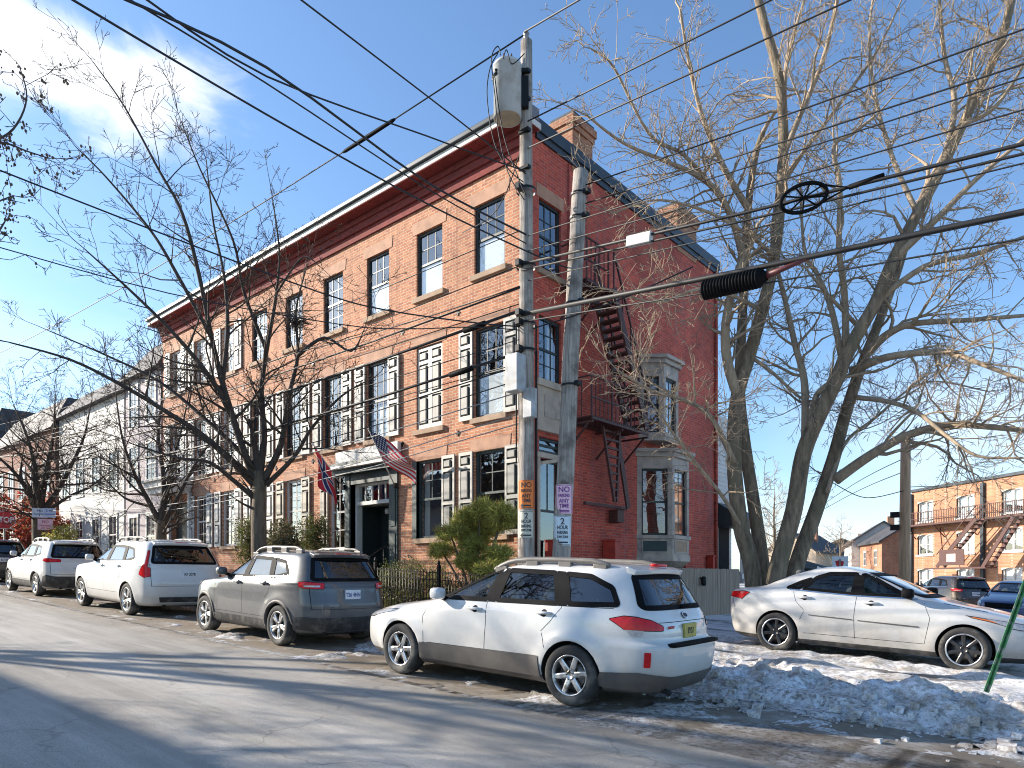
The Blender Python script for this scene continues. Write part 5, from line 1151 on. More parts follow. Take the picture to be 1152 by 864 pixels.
# splices on the facade wires
for px, s_, sg_, dz, lb, ln_ in ((540, street(352, -.14), .6, .0, 'grey splice sleeve on the thick cable above the second floor windows', .55), (524, street(398, -.12), .7, .0, 'dark splice sleeve on the cable by the left shutter of the corner window', .6), (414, street(38), .35, 0., 'long dark splice on the primary wire against the sky', 1.7)):
    r = (px-CX)/F; Y = VP_/(SR*r+CR); x = CR*r*Y-SR*Y; t = (xp-x)/(xp-FARX); L_ = xp-FARX
    def pt(x): t = (xp-x)/L_; p = s_(x, .3*t); p.z -= sg_*4*t*(1-t)*L_/30; return p
    m = MB(); m.tube([pt(x+ln_*f) for f in (-.5, -.45, 0, .45, .5)], [.02, .05, .055, .05, .02] if ln_ < 1 else [.02, .035, .04, .035, .02], 10); tag(m.build('cable_splice', black), lb, 'splice')
# service drops from across the street
for pts, r_, sg, lb in (([P(40, -25, 6.5), P(300, 129, 8.6), P(480, 229, 10.3), P(600, 286, 11.3), P(648, 305, 11.5)], .013, 0, 'service wire slanting from the upper left sky to the leaning pole, lowest of its bunch'),
                    ([P(110, -14, 6.5), P(300, 76, 8.0), P(480, 205, 10.3), P(592, 264, 11.3)], .016, 0, 'service wire slanting from the cloud edge to the tall pole, thickest of its bunch'),
                    ([P(120, -16, 6.6), P(300, 94, 8.1), P(480, 212, 10.4), P(592, 274, 11.3)], .010, 0, 'thin service wire running just under the thickest one'),
                    ([P(140, -18, 6.6), P(300, 86, 8.2), P(480, 153, 10.3), P(540, 175, 10.9), P(592, 193, 11.35)], .012, 0, 'service wire slanting to the pole just below the transformer'),
                    ([P(310, -22, 7.5), P(509, 130, 10.4), P(592, 196, 11.35)], .011, 0, 'steep service wire dropping past the transformer to the pole'),
                    ([P(-30, 180, 9), P(180, 262, 10), P(360, 329, 10.8), P(435, 349, 11), P(533, 363, 11.3), P(592, 368, 11.4)], .012, 0, 'long wire from the left edge below the cloud to the pole, crossing the facade'),
                    ([P(-30, 270, 10), P(190, 330, 10.7), P(383, 365, 11), P(460, 370, 11.2), P(531, 368, 11.3), P(592, 372, 11.4)], .009, 0, 'faint sagging wire above the street trees meeting the pole at window height'),
                    ([P(592, 372, 11.4), P(690, 340, 11.2), P(780, 300, 11.0)], .012, 0, 'short pale wire looping from the pole across the fire escape'),
                    ([P(592, 150, 11.4), P(560, 235, 13.5), P(520, 262, 16.0)], .010, 0, 'house service wire dropping from the pole to the brick front')):
    wire(smooth_path(pts, 4), r_, lb, k=2)
# ------------------------------------------------------------------ bare winter trees
def bark(name, lo, hi, moss=None):
    m, nt, b = nodes_of(name); f = tex(nt, 5, 9, .65, stretch=(2.2, 2.2, .5)); c = ramp(nt, f, [(.3, lo), (.68, hi)])
    if moss: c = mixc(nt, ramp(nt, tex(nt, 1.4, 6, .6), [(.5, 0), (.66, .7)]), c, moss)
    L(nt, c, b.inputs['Base Color']); b.inputs['Roughness'].default_value = .9; bump(nt, b, tex(nt, 16, 8, .7, stretch=(2, 2, .45)), .6, .03); return m
bark_big = bark('grey_bark', (.07, .053, .037), (.33, .25, .165), (.16, .14, .085)); twig_big = bark('pale_twig_bark', (.24, .18, .125), (.46, .36, .25))
bark_dk = bark('dark_bark', (.058, .043, .031), (.19, .145, .10)); twig_dk = bark('dark_twig_bark', (.035, .027, .022), (.09, .07, .055))
def grow(mb, p, d, ln, r, dep, rg, o):
    """one shoot with its side shoots: wandering, tapering, turning to the light"""
    k = max(3, min(9, int(ln/o['seg']))); pts = [Vector(p)]; d = Vector(d).normalized(); rs = [r]
    for i in range(k):
        j = Vector((rg.gauss(0, 1), rg.gauss(0, 1), rg.gauss(0, 1)))*o['wig']
        d = (d+j+Vector((0, 0, o['up']))).normalized(); pts.append(pts[-1]+d*(ln/k)); rs.append(max(o['tip'], r*(1-(i+1)/k*.8)))
    mb.tube(pts, rs, 6 if r > .05 else 4 if r > .018 else 3, cap=False)
    if dep <= 0: return
    side = o['kids'](ln, dep)
    for i in range(side):
        t = rg.uniform(.18, 1.0); ii = min(k-1, int(t*k)); q = pts[ii].lerp(pts[ii+1], t*k-ii); dd = (pts[ii+1]-pts[ii]).normalized()
        a = Vector((rg.gauss(0, 1), rg.gauss(0, 1), rg.gauss(0, 1))); a = (a-dd*a.dot(dd)).normalized(); an = R(rg.uniform(28, 62))
        nd = dd*math.cos(an)+a*math.sin(an); grow(mb, q, nd, ln*rg.uniform(.32, .62)*(1.1-.4*t), max(o['tip'], rs[ii]*rg.uniform(.42, .62)), dep-1, rg, o)
def limb(mb, pts, r0, r1, n=10):
    q = smooth_path(pts, 5); k = len(q)-1; mb.tube(q, [r0+(r1-r0)*(i/k)**.85 for i in range(k+1)], n); return q, r0, r1
def dress(mb, lm, rg, o, n, lo, hi, dep, t0=.2, bias=None):
    q, r0, r1 = lm; k = len(q)-1
    for i in range(n):
        t = t0+(1-t0)*((i+rg.random())/n); ii = min(k-1, int(t*k)); p = q[ii].lerp(q[ii+1], t*k-ii); dd = (q[ii+1]-q[ii]).normalized(); r = r0+(r1-r0)*t**.85
        a = Vector((rg.gauss(0, 1), rg.gauss(0, 1), rg.gauss(0, .8))); a = (a-dd*a.dot(dd)).normalized(); an = R(rg.uniform(35, 75)); d = dd*math.cos(an)+a*math.sin(an)
        if bias: d += Vector(bias)
        grow(mb, p, d, rg.uniform(lo, hi)*(1.15-.45*t), max(o['tip'], min(r*.5, .045)), dep, rg, o)
    e = (q[-1]-q[-2]).normalized(); grow(mb, q[-1], e, hi*.7, max(o['tip'], r1*.9), dep, rg, o)
OB = dict(seg=.22, wig=.21, up=.03, tip=.0050, kids=lambda ln, d: int(ln*3.9)+1)
OS = dict(seg=.25, wig=.12, up=.045, tip=.0052, kids=lambda ln, d: int(ln*3.6)+1)
def tree(name, base, label, trunks, limbs, o, mats, seed, n_tw, lo, hi, dep, cat='tree', group=None):
    """trunks/limbs: (pixel path, depth start, depth end, radius start, radius end)"""
    rg = random.Random(seed); root = tag(empty(name, base), label, cat, group); B = Vector(base); tm, cm = MB(), MB()
    def path(l): n = len(l[0])-1; return [P(x, y, l[1]+(l[2]-l[1])*i/n)-B for i, (x, y) in enumerate(l[0])]
    for l in trunks: lm = limb(tm, path(l), l[3], l[4], 16); dress(cm, lm, rg, o, max(2, int(n_tw*.5)), lo, hi, dep, .55)
    for l in limbs:
        lm = limb(cm, path(l), l[3], l[4], 8); s = sum((lm[0][i+1]-lm[0][i]).length for i in range(len(lm[0])-1)); dress(cm, lm, rg, o, max(3, int(n_tw*s/4)), lo, hi, dep)
    tm.build('trunk', mats[0], root, fix=False); cm.build('crown', mats[1], root, fix=False); return root
# big pair of multi-stemmed trees by the lot
Ya = 15.2
bA = P(846, 650, Ya); bA.z = gz(bA.x)+.1
tree('bare_tree', bA, 'big bare tree with paired stems beside the red side wall and fire escape',
  [([(849, 705), (846, 640), (833, 590), (826, 520), (829, 450), (843, 400), (857, 350), (871, 290), (879, 210), (881, 140), (875, 80), (858, 20), (845, -40)], Ya, Ya, .195, .08),
   ([(862, 705), (858, 640), (850, 580), (838, 500), (832, 440), (834, 380), (838, 300), (842, 230), (850, 175), (858, 150)], Ya+.3, Ya+.8, .175, .06)],
  [([(832, 450), (819, 410), (816, 370), (823, 330), (838, 290)], Ya, Ya-.6, .12, .07), ([(826, 520), (800, 470), (770, 450), (735, 440), (700, 420)], Ya-.1, Ya-2.2, .07, .02), ([(833, 592), (814, 560), (790, 530), (770, 505), (745, 470)], Ya-.1, Ya-1.8, .05, .02),
   ([(838, 300), (825, 250), (806, 215), (780, 195), (745, 180), (700, 160), (660, 130)], Ya+.6, Ya-1.6, .09, .02), ([(845, 240), (815, 190), (790, 130), (775, 70), (765, 10)], Ya+.7, Ya-.5, .08, .025), ([(806, 215), (770, 175), (730, 150), (690, 75), (665, 55)], Ya, Ya-2, .05, .015),
   ([(879, 180), (900, 130), (925, 70), (940, 10), (950, -40)], Ya, Ya-.8, .07, .03), ([(881, 140), (885, 70), (905, 0)], Ya, Ya+1, .06, .03), ([(857, 350), (830, 335), (790, 325), (740, 340), (700, 330)], Ya, Ya-2.3, .05, .015), ([(871, 290), (850, 270), (800, 240), (740, 225), (690, 240)], Ya, Ya-2.0, .05, .015),
   ([(843, 400), (870, 420), (905, 450), (930, 445)], Ya, Ya-.4, .05, .02), ([(879, 210), (905, 170), (950, 110), (985, 60), (1010, 10)], Ya, Ya-.6, .05, .02)],
  OB, [bark_big, twig_big], 11, 16, .8, 1.9, 3)
Yb = 14.8; bB = P(866, 690, Yb); bB.z = gz(bB.x)+.1
tree('bare_tree', bB, 'big bare tree with long low limbs, leaning over the white sedan',
  [([(866, 705), (875, 640), (893, 574), (904, 510), (925, 460), (940, 430), (952, 400), (968, 370), (985, 340), (1005, 292), (1032, 240), (1059, 190), (1083, 140), (1104, 95), (1127, 45), (1142, -20)], Yb, Yb-1.2, .195, .07),
   ([(882, 705), (895, 640), (916, 580), (937, 518), (950, 470), (966, 420), (985, 372), (1008, 310), (1022, 265), (1040, 215)], Yb+.35, Yb+.8, .19, .065)],
  [([(940, 540), (978, 513), (1018, 491), (1066, 478), (1110, 480), (1170, 486)], Yb+.3, Yb-2.5, .12, .045), ([(958, 418), (998, 402), (1059, 396), (1100, 408), (1160, 432)], Yb, Yb-2.6, .10, .03), ([(978, 395), (1000, 375), (1029, 364), (1090, 360), (1165, 354)], Yb, Yb-1.5, .10, .03),
   ([(962, 447), (1000, 452), (1032, 464), (1066, 491), (1100, 513), (1150, 515)], Yb, Yb-3, .06, .02), ([(906, 498), (905, 430), (895, 390), (885, 345), (874, 300), (868, 260)], Yb, Yb+.9, .09, .035), ([(910, 500), (918, 446), (945, 425)], Yb, Yb-.3, .08, .05),
   ([(952, 400), (950, 330), (944, 280), (945, 210), (938, 165), (960, 150), (985, 130)], Yb, Yb-1.0, .08, .025), ([(950, 420), (936, 350), (920, 310), (905, 280), (900, 200)], Yb, Yb+.5, .08, .025), ([(1059, 190), (1074, 120), (1062, 60), (1056, -10)], Yb-.9, Yb-.5, .07, .03), ([(1032, 240), (1005, 180), (985, 110), (978, 40), (985, -20)], Yb-.8, Yb+.2, .06, .02),
   ([(1005, 292), (1050, 250), (1100, 200), (1160, 150)], Yb-.7, Yb-2.2, .08, .03), ([(985, 340), (1040, 300), (1100, 285), (1165, 262)], Yb-.5, Yb-2.2, .07, .03), ([(968, 370), (930, 330), (905, 300)], Yb, Yb-.6, .05, .02), ([(1040, 215), (1075, 150), (1110, 110), (1160, 95)], Yb+.8, Yb+.2, .06, .02),
   ([(1083, 140), (1120, 120), (1160, 60)], Yb-1, Yb-1.5, .05, .03), ([(930, 555), (950, 500), (985, 470), (1040, 430), (1110, 440)], Yb+.2, Yb+1.5, .05, .015)],
  OB, [bark_big, twig_big], 23, 16, .8, 2.0, 3)
# street tree in front of the brick house
Yc = 16.4; bC = P(292, 650, Yc); bC.z = gz(bC.x)+.13
tree('street_tree', bC, 'dark bare street tree with spreading limbs, between the grey suv and the facade',
  [([(293, 690), (292, 640), (291, 590), (292, 555), (290, 530)], Yc, Yc, .20, .15)],
  [([(291, 548), (277, 515), (262, 470), (250, 430), (238, 380), (224, 310), (205, 240), (178, 190), (140, 120), (105, 70)], Yc, Yc-1.5, .10, .011), ([(286, 545), (262, 520), (228, 490), (190, 465), (140, 435), (80, 405), (10, 385)], Yc, Yc-2.5, .10, .015), ([(292, 535), (297, 490), (294, 440), (300, 395), (311, 330), (314, 280), (306, 220)], Yc, Yc+.6, .095, .012),
   ([(297, 540), (316, 500), (324, 450), (335, 400), (333, 350), (345, 300)], Yc, Yc-.8, .09, .012), ([(300, 545), (330, 515), (352, 480), (385, 445), (420, 425)], Yc, Yc-1.5, .065, .011), ([(262, 470), (240, 430), (200, 380), (150, 330), (95, 280)], Yc-.3, Yc-2.4, .08, .012), ([(277, 515), (235, 475), (180, 430), (120, 400), (50, 370)], Yc-.2, Yc+.8, .065, .011),
   ([(286, 560), (262, 540), (235, 520), (200, 515), (150, 500)], Yc, Yc-1.8, .07, .014), ([(250, 430), (256, 370), (252, 310), (240, 250), (232, 180)], Yc-.5, Yc+.3, .06, .012), ([(238, 380), (200, 310), (170, 260), (120, 200), (85, 165)], Yc-.8, Yc-2, .05, .010), ([(300, 395), (275, 330), (262, 270), (225, 190), (205, 140)], Yc+.2, Yc-.4, .05, .010), ([(335, 400), (365, 380), (395, 395), (410, 370)], Yc-.5, Yc-1.2, .05, .010), ([(311, 330), (340, 290), (360, 300)], Yc+.3, Yc, .03, .010)],
  OS, [bark_dk, twig_dk], 5, 12, .7, 1.8, 3)
# nest of dead leaves lodged in it
nb = P(334, 362, Yc-.7); m = MB(); rg = random.Random(9)
for _ in range(150): a = nb+Vector((rg.gauss(0, .10), rg.gauss(0, .10), rg.gauss(0, .08))); m.tube([a, a+Vector((rg.gauss(0, .12), rg.gauss(0, .12), rg.gauss(0, .07)))], .008, 3)
tag(m.build('nest', twig_dk), 'dark twig nest lodged in the street tree before the facade', 'nest')
Yd = 20.6; bD = P(181, 650, Yd); bD.z = gz(bD.x)+.13
tree('street_tree', bD, 'slimmer bare street tree with upright stems, behind the pearl suv',
  [([(182, 650), (181, 612), (182, 585)], Yd, Yd, .17, .14)], [([(181, 590), (165, 560), (150, 530), (137, 490), (130, 440)], Yd, Yd-1, .09, .012), ([(182, 588), (184, 540), (178, 490), (182, 440), (170, 390)], Yd, Yd+.5, .09, .012), ([(184, 590), (200, 560), (215, 530), (235, 500), (262, 470)], Yd, Yd-.6, .08, .012), ([(183, 585), (192, 530), (205, 480), (215, 430)], Yd, Yd+.8, .07, .012), ([(172, 570), (140, 560), (110, 530)], Yd, Yd-1.2, .05, .012)], OS, [bark_dk, twig_dk], 15, 14, .8, 2.0, 3)
Ye = 28.; bE = P(43, 650, Ye); bE.z = gz(bE.x)+.13
tree('street_tree', bE, 'broad dark bare tree carrying paper notices, behind the white suv',
  [([(45, 650), (44, 600), (43, 575)], Ye, Ye, .28, .22)], [([(43, 580), (30, 550), (10, 525), (-20, 500)], Ye, Ye-1.5, .14, .02), ([(43, 575), (40, 530), (30, 490), (15, 455)], Ye, Ye+.6, .14, .02), ([(45, 575), (52, 530), (60, 490), (62, 450)], Ye, Ye-.5, .14, .02), ([(46, 578), (66, 550), (82, 520), (95, 490), (102, 455)], Ye, Ye+.8, .13, .02), ([(47, 580), (75, 560), (100, 548), (125, 530)], Ye, Ye-1.5, .08, .02)], OS, [bark_dk, twig_dk], 25, 16, 1.0, 2.6, 3)
# tree across the street whose limbs enter at the upper left and shade the road
OL = dict(seg=.25, wig=.24, up=.02, tip=.005, kids=lambda ln, d: int(ln*3.0)+1)
bF = Vector((-14.2, -2.9, gz(-14.2)+.12))
rt = tree('roadside_tree', bF, 'dark bare tree with seed pods reaching in from the left edge', [], [([(-70, 230), (-20, 170), (15, 145), (30, 110), (22, 75)], 9.2, 10.2, .022, .008), ([(-60, 160), (0, 160), (30, 170), (55, 178)], 9.2, 10.4, .02, .008), ([(-70, 120), (-20, 130), (0, 150)], 9.2, 9.9, .02, .008), ([(-80, 270), (-20, 235), (15, 220)], 9.0, 10, .02, .008), ([(-60, 330), (-15, 280), (5, 250)], 9, 9.8, .03, .010)], OL, [bark_dk, twig_dk], 31, 16, .3, .75, 2)
tm = MB(); rg = random.Random(77); root_p = [Vector((0, 0, 0)), Vector((.05, .1, 2)), Vector((.1, .3, 4)), Vector((0, .5, 6)), Vector((.2, .8, 8.5)), Vector((.5, 1.0, 11))]
lm = limb(tm, root_p, .26, .05, 12); crown = MB(); tips = [Vector(P(-70, 230, 9.2)-bF), Vector(P(-60, 160, 9.2)-bF), Vector(P(-70, 120, 9.2)-bF), Vector(P(-80, 270, 9.0)-bF)]
for i, t in enumerate(tips): s = root_p[2+i % 3]; limb(crown, [s, s.lerp(t, .5)+Vector((0, 0, .3)), t], .09, .045, 6)
dress(crown, lm, rg, OB, 26, 2.2, 4.6, 3, .3)
tm.build('trunk', bark_dk, rt, fix=False); crown.build('limbs', twig_dk, rt, fix=False)
pods = MB(); rg = random.Random(4)
cr = [c for c in rt.children if c.name.startswith('crown')][0]; vv = [v.co for v in cr.data.vertices]
for _ in range(170):
    p = vv[rg.randrange(len(vv))]
    for _k in range(2): q = p+Vector((rg.gauss(0, .03), rg.gauss(0, .03), rg.gauss(0, .03))); s = rg.uniform(.012, .03); pods.lathe([(.001, -s), (s*.7, -s*.3), (s*.6, s*.5), (.001, s)], 5, 'z', tuple(q))
pods.build('seed_pods', bark_dk, rt)['kind'] = 'stuff'
# distant bare trees over the lot
OF = dict(seg=.5, wig=.10, up=.05, tip=.014, kids=lambda ln, d: int(ln*1.5)+2)
for i, (px, py0, py1, Y, lb) in enumerate(((870, 640, 540, 62, 'distant slender bare tree seen between the forked trunks'), (945, 640, 588, 75, 'small distant bare tree over the dark board fence'), (872, 640, 575, 90, 'faint bare tree far behind the rear porch'))):
    b = P(px, 650, Y); b.z = gz(b.x)-.1; rg = random.Random(50+i); root = tag(empty('distant_tree', b), lb, 'tree', 'distant bare trees'); H = (P(px, py1, Y).z-b.z); tm, cm = MB(), MB()
    lm = limb(tm, [(0, 0, 0), (.1, 0, H*.3), (0, .1, H*.6), (.1, 0, H*.85)], .2, .04, 8); dress(cm, lm, rg, OF, 22, H*.2, H*.42, 2, .25); tm.build('trunk', bark_big, root); cm.build('crown', twig_big, root, fix=False)

# a second kerbside tree further up the street: its limbs streak the road with shadow
bG = Vector((-23.2, -3.0, gz(-23.2)+.12)); rt2 = tag(empty('roadside_tree', bG), 'tall bare tree on the far pavement whose limbs streak the road with shadow', 'tree'); tm, crown = MB(), MB(); rg = random.Random(41)
lm = limb(tm, [(0, 0, 0), (.05, .1, 2), (0, .1, 4), (.2, .2, 7), (.1, .3, 10)], .3, .08, 12); dress(crown, lm, rg, OS, 7, 1.2, 2.2, 2, .4)
for i in range(9):
    a_ = i*.7+.3; z0 = 3+.55*i; q = limb(crown, [(0, .1, z0), (1.1*math.cos(a_), .1+1.0*math.sin(a_), z0+1.0), (2.2*math.cos(a_), .1+1.9*math.sin(a_), z0+2.3), (2.9*math.cos(a_+.2), 2.5*math.sin(a_+.2), z0+4)], .12, .03, 7); dress(crown, q, rg, OS, 4, .6, 1.4, 2)
tm.build('trunk', bark_dk, rt2, fix=False); crown.build('crown', twig_dk, rt2, fix=False)
# ------------------------------------------------------------------ shrubs, fences, flags, signs, far houses
def leafmat(name, lo, hi):
    m, nt, b = nodes_of(name); oi = nt.nodes.new('ShaderNodeNewGeometry'); c = ramp(nt, oi.outputs['Random Per Island'], [(0, lo), (.86, hi), (.90, (.26, .15, .06)), (1, (.20, .11, .045))]); L(nt, c, b.inputs['Base Color']); b.inputs['Roughness'].default_value = .6
    tl = N(nt, 'ShaderNodeBsdfTranslucent'); L(nt, c, tl.inputs[0]); mx = N(nt, 'ShaderNodeMixShader'); mx.inputs[0].default_value = .4; L(nt, b.outputs[0], mx.inputs[1]); L(nt, tl.outputs[0], mx.inputs[2]); L(nt, mx.outputs[0], nt.nodes['Material Output'].inputs[0]); return m
pine_m = leafmat('pine_needles', (.15, .18, .035), (.66, .62, .16)); ever_m = leafmat('arborvitae', (.045, .07, .018), (.20, .22, .05)); oliv_m = leafmat('olive_leaves', (.07, .08, .035), (.24, .22, .11)); box_m = leafmat('boxwood_leaves', (.06, .09, .025), (.26, .29, .10)); red_m = leafmat('russet_leaves', (.22, .04, .025), (.50, .12, .07))
def shrub(name, base, label, blobs, mat, n, leaf, lw, seed, needle=False, cat='shrub', group=None, trunk=.04, bk=None):
    """blobs: (offset, radii); leaves spread in clumps through each"""
    rg = random.Random(seed); root = tag(empty(name, base), label, cat, group); f, t = MB(), MB(); tot = sum(r[0]*r[1]*r[2] for _, r in blobs)
    for off, r in blobs:
        off = Vector(off); t.tube(smooth_path([(0, 0, -.1), (off.x*.4, off.y*.4, off.z*.5), tuple(off)], 4), [trunk*(1-.09*i) for i in range(9)], 5)
        cl_ = 34 if needle else 14; k = max(4, int(n/cl_*r[0]*r[1]*r[2]/tot))
        for _ in range(k):
            u = Vector((rg.gauss(0, 1), rg.gauss(0, 1), rg.gauss(0, 1))).normalized()*rg.uniform(.45, 1.02); c = off+Vector((u.x*r[0], u.y*r[1], u.z*r[2]))
            if rg.random() < .4: t.tube([off, off.lerp(c, .6)+Vector((0, 0, .03)), c], [.012, .008, .005], 3)
            for _j in range(cl_):
                g = Vector((rg.gauss(0, 1), rg.gauss(0, 1), rg.gauss(.35, 1))).normalized(); q = c+(Vector((rg.gauss(0, 1), rg.gauss(0, 1), rg.gauss(0, 1)))*(.02 if needle else .06)); s = g.cross(Vector((rg.gauss(0, 1), rg.gauss(0, 1), rg.gauss(0, 1)))).normalized(); ll = leaf*rg.uniform(.6, 1.3); w_ = lw*rg.uniform(.7, 1.2)
                f.add([q-s*w_*.5, q+g*ll*.5-s*w_*.5, q+g*ll, q+g*ll*.5+s*w_*.5, q+s*w_*.5] if needle else [q, q+g*ll*.5-s*w_*.5, q+g*ll, q+g*ll*.5+s*w_*.5], [tuple(range(5 if needle else 4))])
    t.build('stem', bk or bark_dk, root, fix=False); f.build('foliage', mat, root, fix=False); return root
def gnd(px, v, dz=.17): p = PV(px, 650, v); p.z = gz(p.x)+dz; return p
rg = random.Random(2); b = gnd(535, 11.0)
bl = [((rg.uniform(-.75, .75), rg.uniform(-.4, .35), h), (rg.uniform(.24, .40), .30, rg.uniform(.13, .2))) for h in (.9, 1.0, 1.2, 1.35, 1.5, 1.6, 1.75, 1.95, 2.05, 2.2, 1.3, 1.1, 1.7)]+[((.7, .1, 2.3), (.3, .3, .3)), ((-.35, 0, 2.2), (.28, .28, .28)), ((.15, 0, 2.45), (.25, .25, .22))]
shrub('pine_shrub', b, 'bushy yellow green pine shrub before the corner windows', bl, pine_m, 30000, .19, .011, 6, True, trunk=.05)
shrub('evergreen_shrub', gnd(355, 10.9), 'dense conical evergreen left of the doorway, with a golden side', [((0, 0, h), (.46-.13*abs(h-1.0), .42, .36)) for h in (.5, .95, 1.4, 1.8, 2.1)], ever_m, 9000, .05, .03, 8)
shrub('evergreen_shrub', gnd(281, 10.9), 'dark evergreen partly hidden by the street tree trunk', [((0, 0, h), (.5, .45, .4)) for h in (.6, 1.2, 1.7, 2.1)], ever_m, 8000, .05, .03, 12)
shrub('leafy_shrub', gnd(320, 10.9), 'pale olive leafy shrub between two evergreens', [((x, 0, 1.3+.4*(i % 2)), (.5, .4, .75)) for i, x in enumerate((-.5, 0, .5))], oliv_m, 5000, .09, .045, 10)
for i, (px, h, lb) in enumerate(((428, .75, 'low boxwood beside the front steps'), (452, .95, 'rounded boxwood behind the iron fence, nearest the doorway'), (480, .9, 'boxwood behind the iron fence below the pine'), (512, .8, 'boxwood at the foot of the pine shrub'))):
    shrub('boxwood', gnd(px, 10.85), lb, [((x, 0, h*.75), (.42, .35, h*.7)) for x in (-.3, .3)], box_m, 3200, .045, .028, 30+i, group='boxwoods behind the iron fence')
shrub('ornamental_tree', P(12, 668, 34), 'tree with russet red leaves behind the stop sign', [((rg.uniform(-2.2, 2.2), rg.uniform(-1.5, 1.5), rg.uniform(2.2, 4.6)), (.9, .9, .8)) for _ in range(14)], red_m, 8000, .16, .12, 20, cat='tree', trunk=.09)
shrub('leafy_shrub', P(66, 640, 27.5), 'yellow green shrub under the tree with notices', [((0, 0, .9), (.7, .6, .7)), ((.6, 0, 1.3), (.5, .5, .5))], pine_m, 2600, .09, .045, 21)
# climbing ivy remains on the brick near the far door
# --- iron fence
fx = tag(empty('iron_fence', (-10.6, 10.4, gz(-10.6)+.14)), 'black scrolled iron fence in front of the boxwoods', 'fence'); o0 = Vector(fx.location)
m = MB(); XA, XB = -13.3, -8.9
def fz(x): return gz(x)+.16
for h in (.18, .92, 1.08): m.bar(Vector((XA, 10.4, fz(XA)+h))-o0, Vector((XB, 10.4, fz(XB)+h))-o0, .03, .018)
m.build('rail', iron, fx); m = MB()
n = 44
for i in range(n+1): x = XA+(XB-XA)*i/n; m.tube([Vector((x, 10.4, fz(x)))-o0, Vector((x, 10.4, fz(x)+1.12))-o0], .009, 4)
m.build('balusters', iron, fx)['kind'] = 'stuff'
m = MB()
for i in range(n//2):
    x = XA+(XB-XA)*(i*2+1)/n; c = Vector((x, 10.4, fz(x)+.55))-o0
    for s in (-1, 1): m.tube([c+Vector((s*.05*math.cos(g*.7)*(1-g*.08)-s*.0, 0, s*.10+.075*math.sin(g*.7)*(1-g*.08))) for g in range(9)], .010, 4)
m.build('scrollwork', iron, fx)['kind'] = 'stuff'
for x in (XA, -11.1, XB): m = MB(); m.box(x-.03-o0.x, x+.03-o0.x, -.03, .03, fz(x)-.1-o0.z, fz(x)+1.25-o0.z); m.lathe([(.001, .12), (.03, .06), (.035, .03), (.02, 0)], 8, 'z', (x-o0.x, 0, fz(x)+1.25-o0.z)); m.build('post', iron, fx)
# --- weathered board fence beside the bay
wood_f = M('weathered_boards', (.31, .24, .18), .85, var=.28, scale=4, bmp=.4, bscale=30, stretch=(6, 6, .4))
bf = tag(empty('board_fence', (-9.05, 18, .5)), 'weathered vertical board fence below the bay window', 'fence'); m = MB(); o0 = Vector(bf.location)
for i in range(58): y = 15.2+i*.108; h = 1.90+rnd.uniform(-.008, .008); m.box(-.012+rnd.uniform(0, .006), .012+rnd.uniform(0, .006), y-o0.y, y+.10-o0.y, -.2, h-o0.z)
m.build('boards', wood_f, bf); m = MB(); m.box(-.06, -.013, 15.2-o0.y, 21.5-o0.y, .2, .29); m.box(-.06, -.013, 15.2-o0.y, 21.5-o0.y, 1.1, 1.19); m.build('rail', wood_f, bf)
q = PV(788, 652, 17.3); y = 18.7; m = MB(); m.lathe([(.05, 0), (.07, .04), (.08, .22), (.05, .27)], 12, 'z', (-8.93, y, 1.40)); m.box(-9.03, -8.93, y-.02, y+.02, 1.6, 1.64); tag(m.build('lantern', iron), 'small black lantern fixed to the weathered board fence', 'lantern')
# --- flags
def flag(name, base, tip, label, hoist, fly, drift, cell, mats, seed, lab_cloth=None):
    root = tag(empty(name, base), label, 'flag', 'flags at the doorway'); B = Vector(base); T = Vector(tip)-B; m = MB(); m.tube([(0, 0, 0), T], [.016, .012], 8); m.build('staff', white_wood, root)
    m = MB(); m.lathe([(.001, -.03), (.025, -.01), (.03, .01), (.001, .04)], 10, 'z', tuple(T)); m.build('finial', chrome, root)
    m = MB(); m.box(-.05, .05, -.02, .05, -.06, .06); m.build('bracket', iron, root)
    c = MB(); nu, nw = 26, 30; ax = T.normalized(); vs = []; rg = random.Random(seed); dr = Vector(drift); nm = ax.cross(dr).normalized()
    for i in range(nu+1):
        for j in range(nw+1):
            u, w_ = i/nu, j/nw; s = T-ax*(u*hoist+.04); p = s+dr*(w_*fly*(1-.12*u*w_))+nm*(.075*math.sin(w_*5+u*4.2)*w_**.6+.045*math.sin(u*9+w_*3)*w_); p += Vector((0, 0, -.25*w_*w_*fly*.3)); vs.append(p)
    for i in range(nu):
        for j in range(nw): pass
    fs = [(i*(nw+1)+j, (i+1)*(nw+1)+j, (i+1)*(nw+1)+j+1, i*(nw+1)+j+1) for i in range(nu) for j in range(nw)]
    c.add(vs, fs, 0, True); c.mi = [cell((i+.5)/nu, (j+.5)/nw) for i in range(nu) for j in range(nw)]
    o = c.build('cloth', mats, root, fix=False); md = o.modifiers.new('t', 'SOLIDIFY'); md.thickness = .002
    return root
f_red, f_wht, f_blu = M('flag_red', (.60, .03, .05), .8, var=.1), M('flag_white', (.74, .73, .73), .8, var=.06), M('flag_navy', (.02, .035, .13), .8, var=.1)
def us(u, w_):
    if u < 7/13 and w_ < .4:
        return 1 if (int(u*26) % 2 == 1 and int(w_*30) % 2 == (int(u*13) % 2)) else 2
    return 0 if int(u*13) % 2 == 0 else 1
def cross(u, w_):
    a, b_ = abs(u-.5), abs(w_-.38)
    return 2 if a < .06 or b_ < .045 else 1 if a < .13 or b_ < .09 else 0
flag('flag', P(444, 546, 18.3), P(414, 482, 17.3), 'stars and stripes flag hanging on a white staff by the doorway', .95, 1.15, (.64, .55, -.50), us, [f_red, f_wht, f_blu], 1)
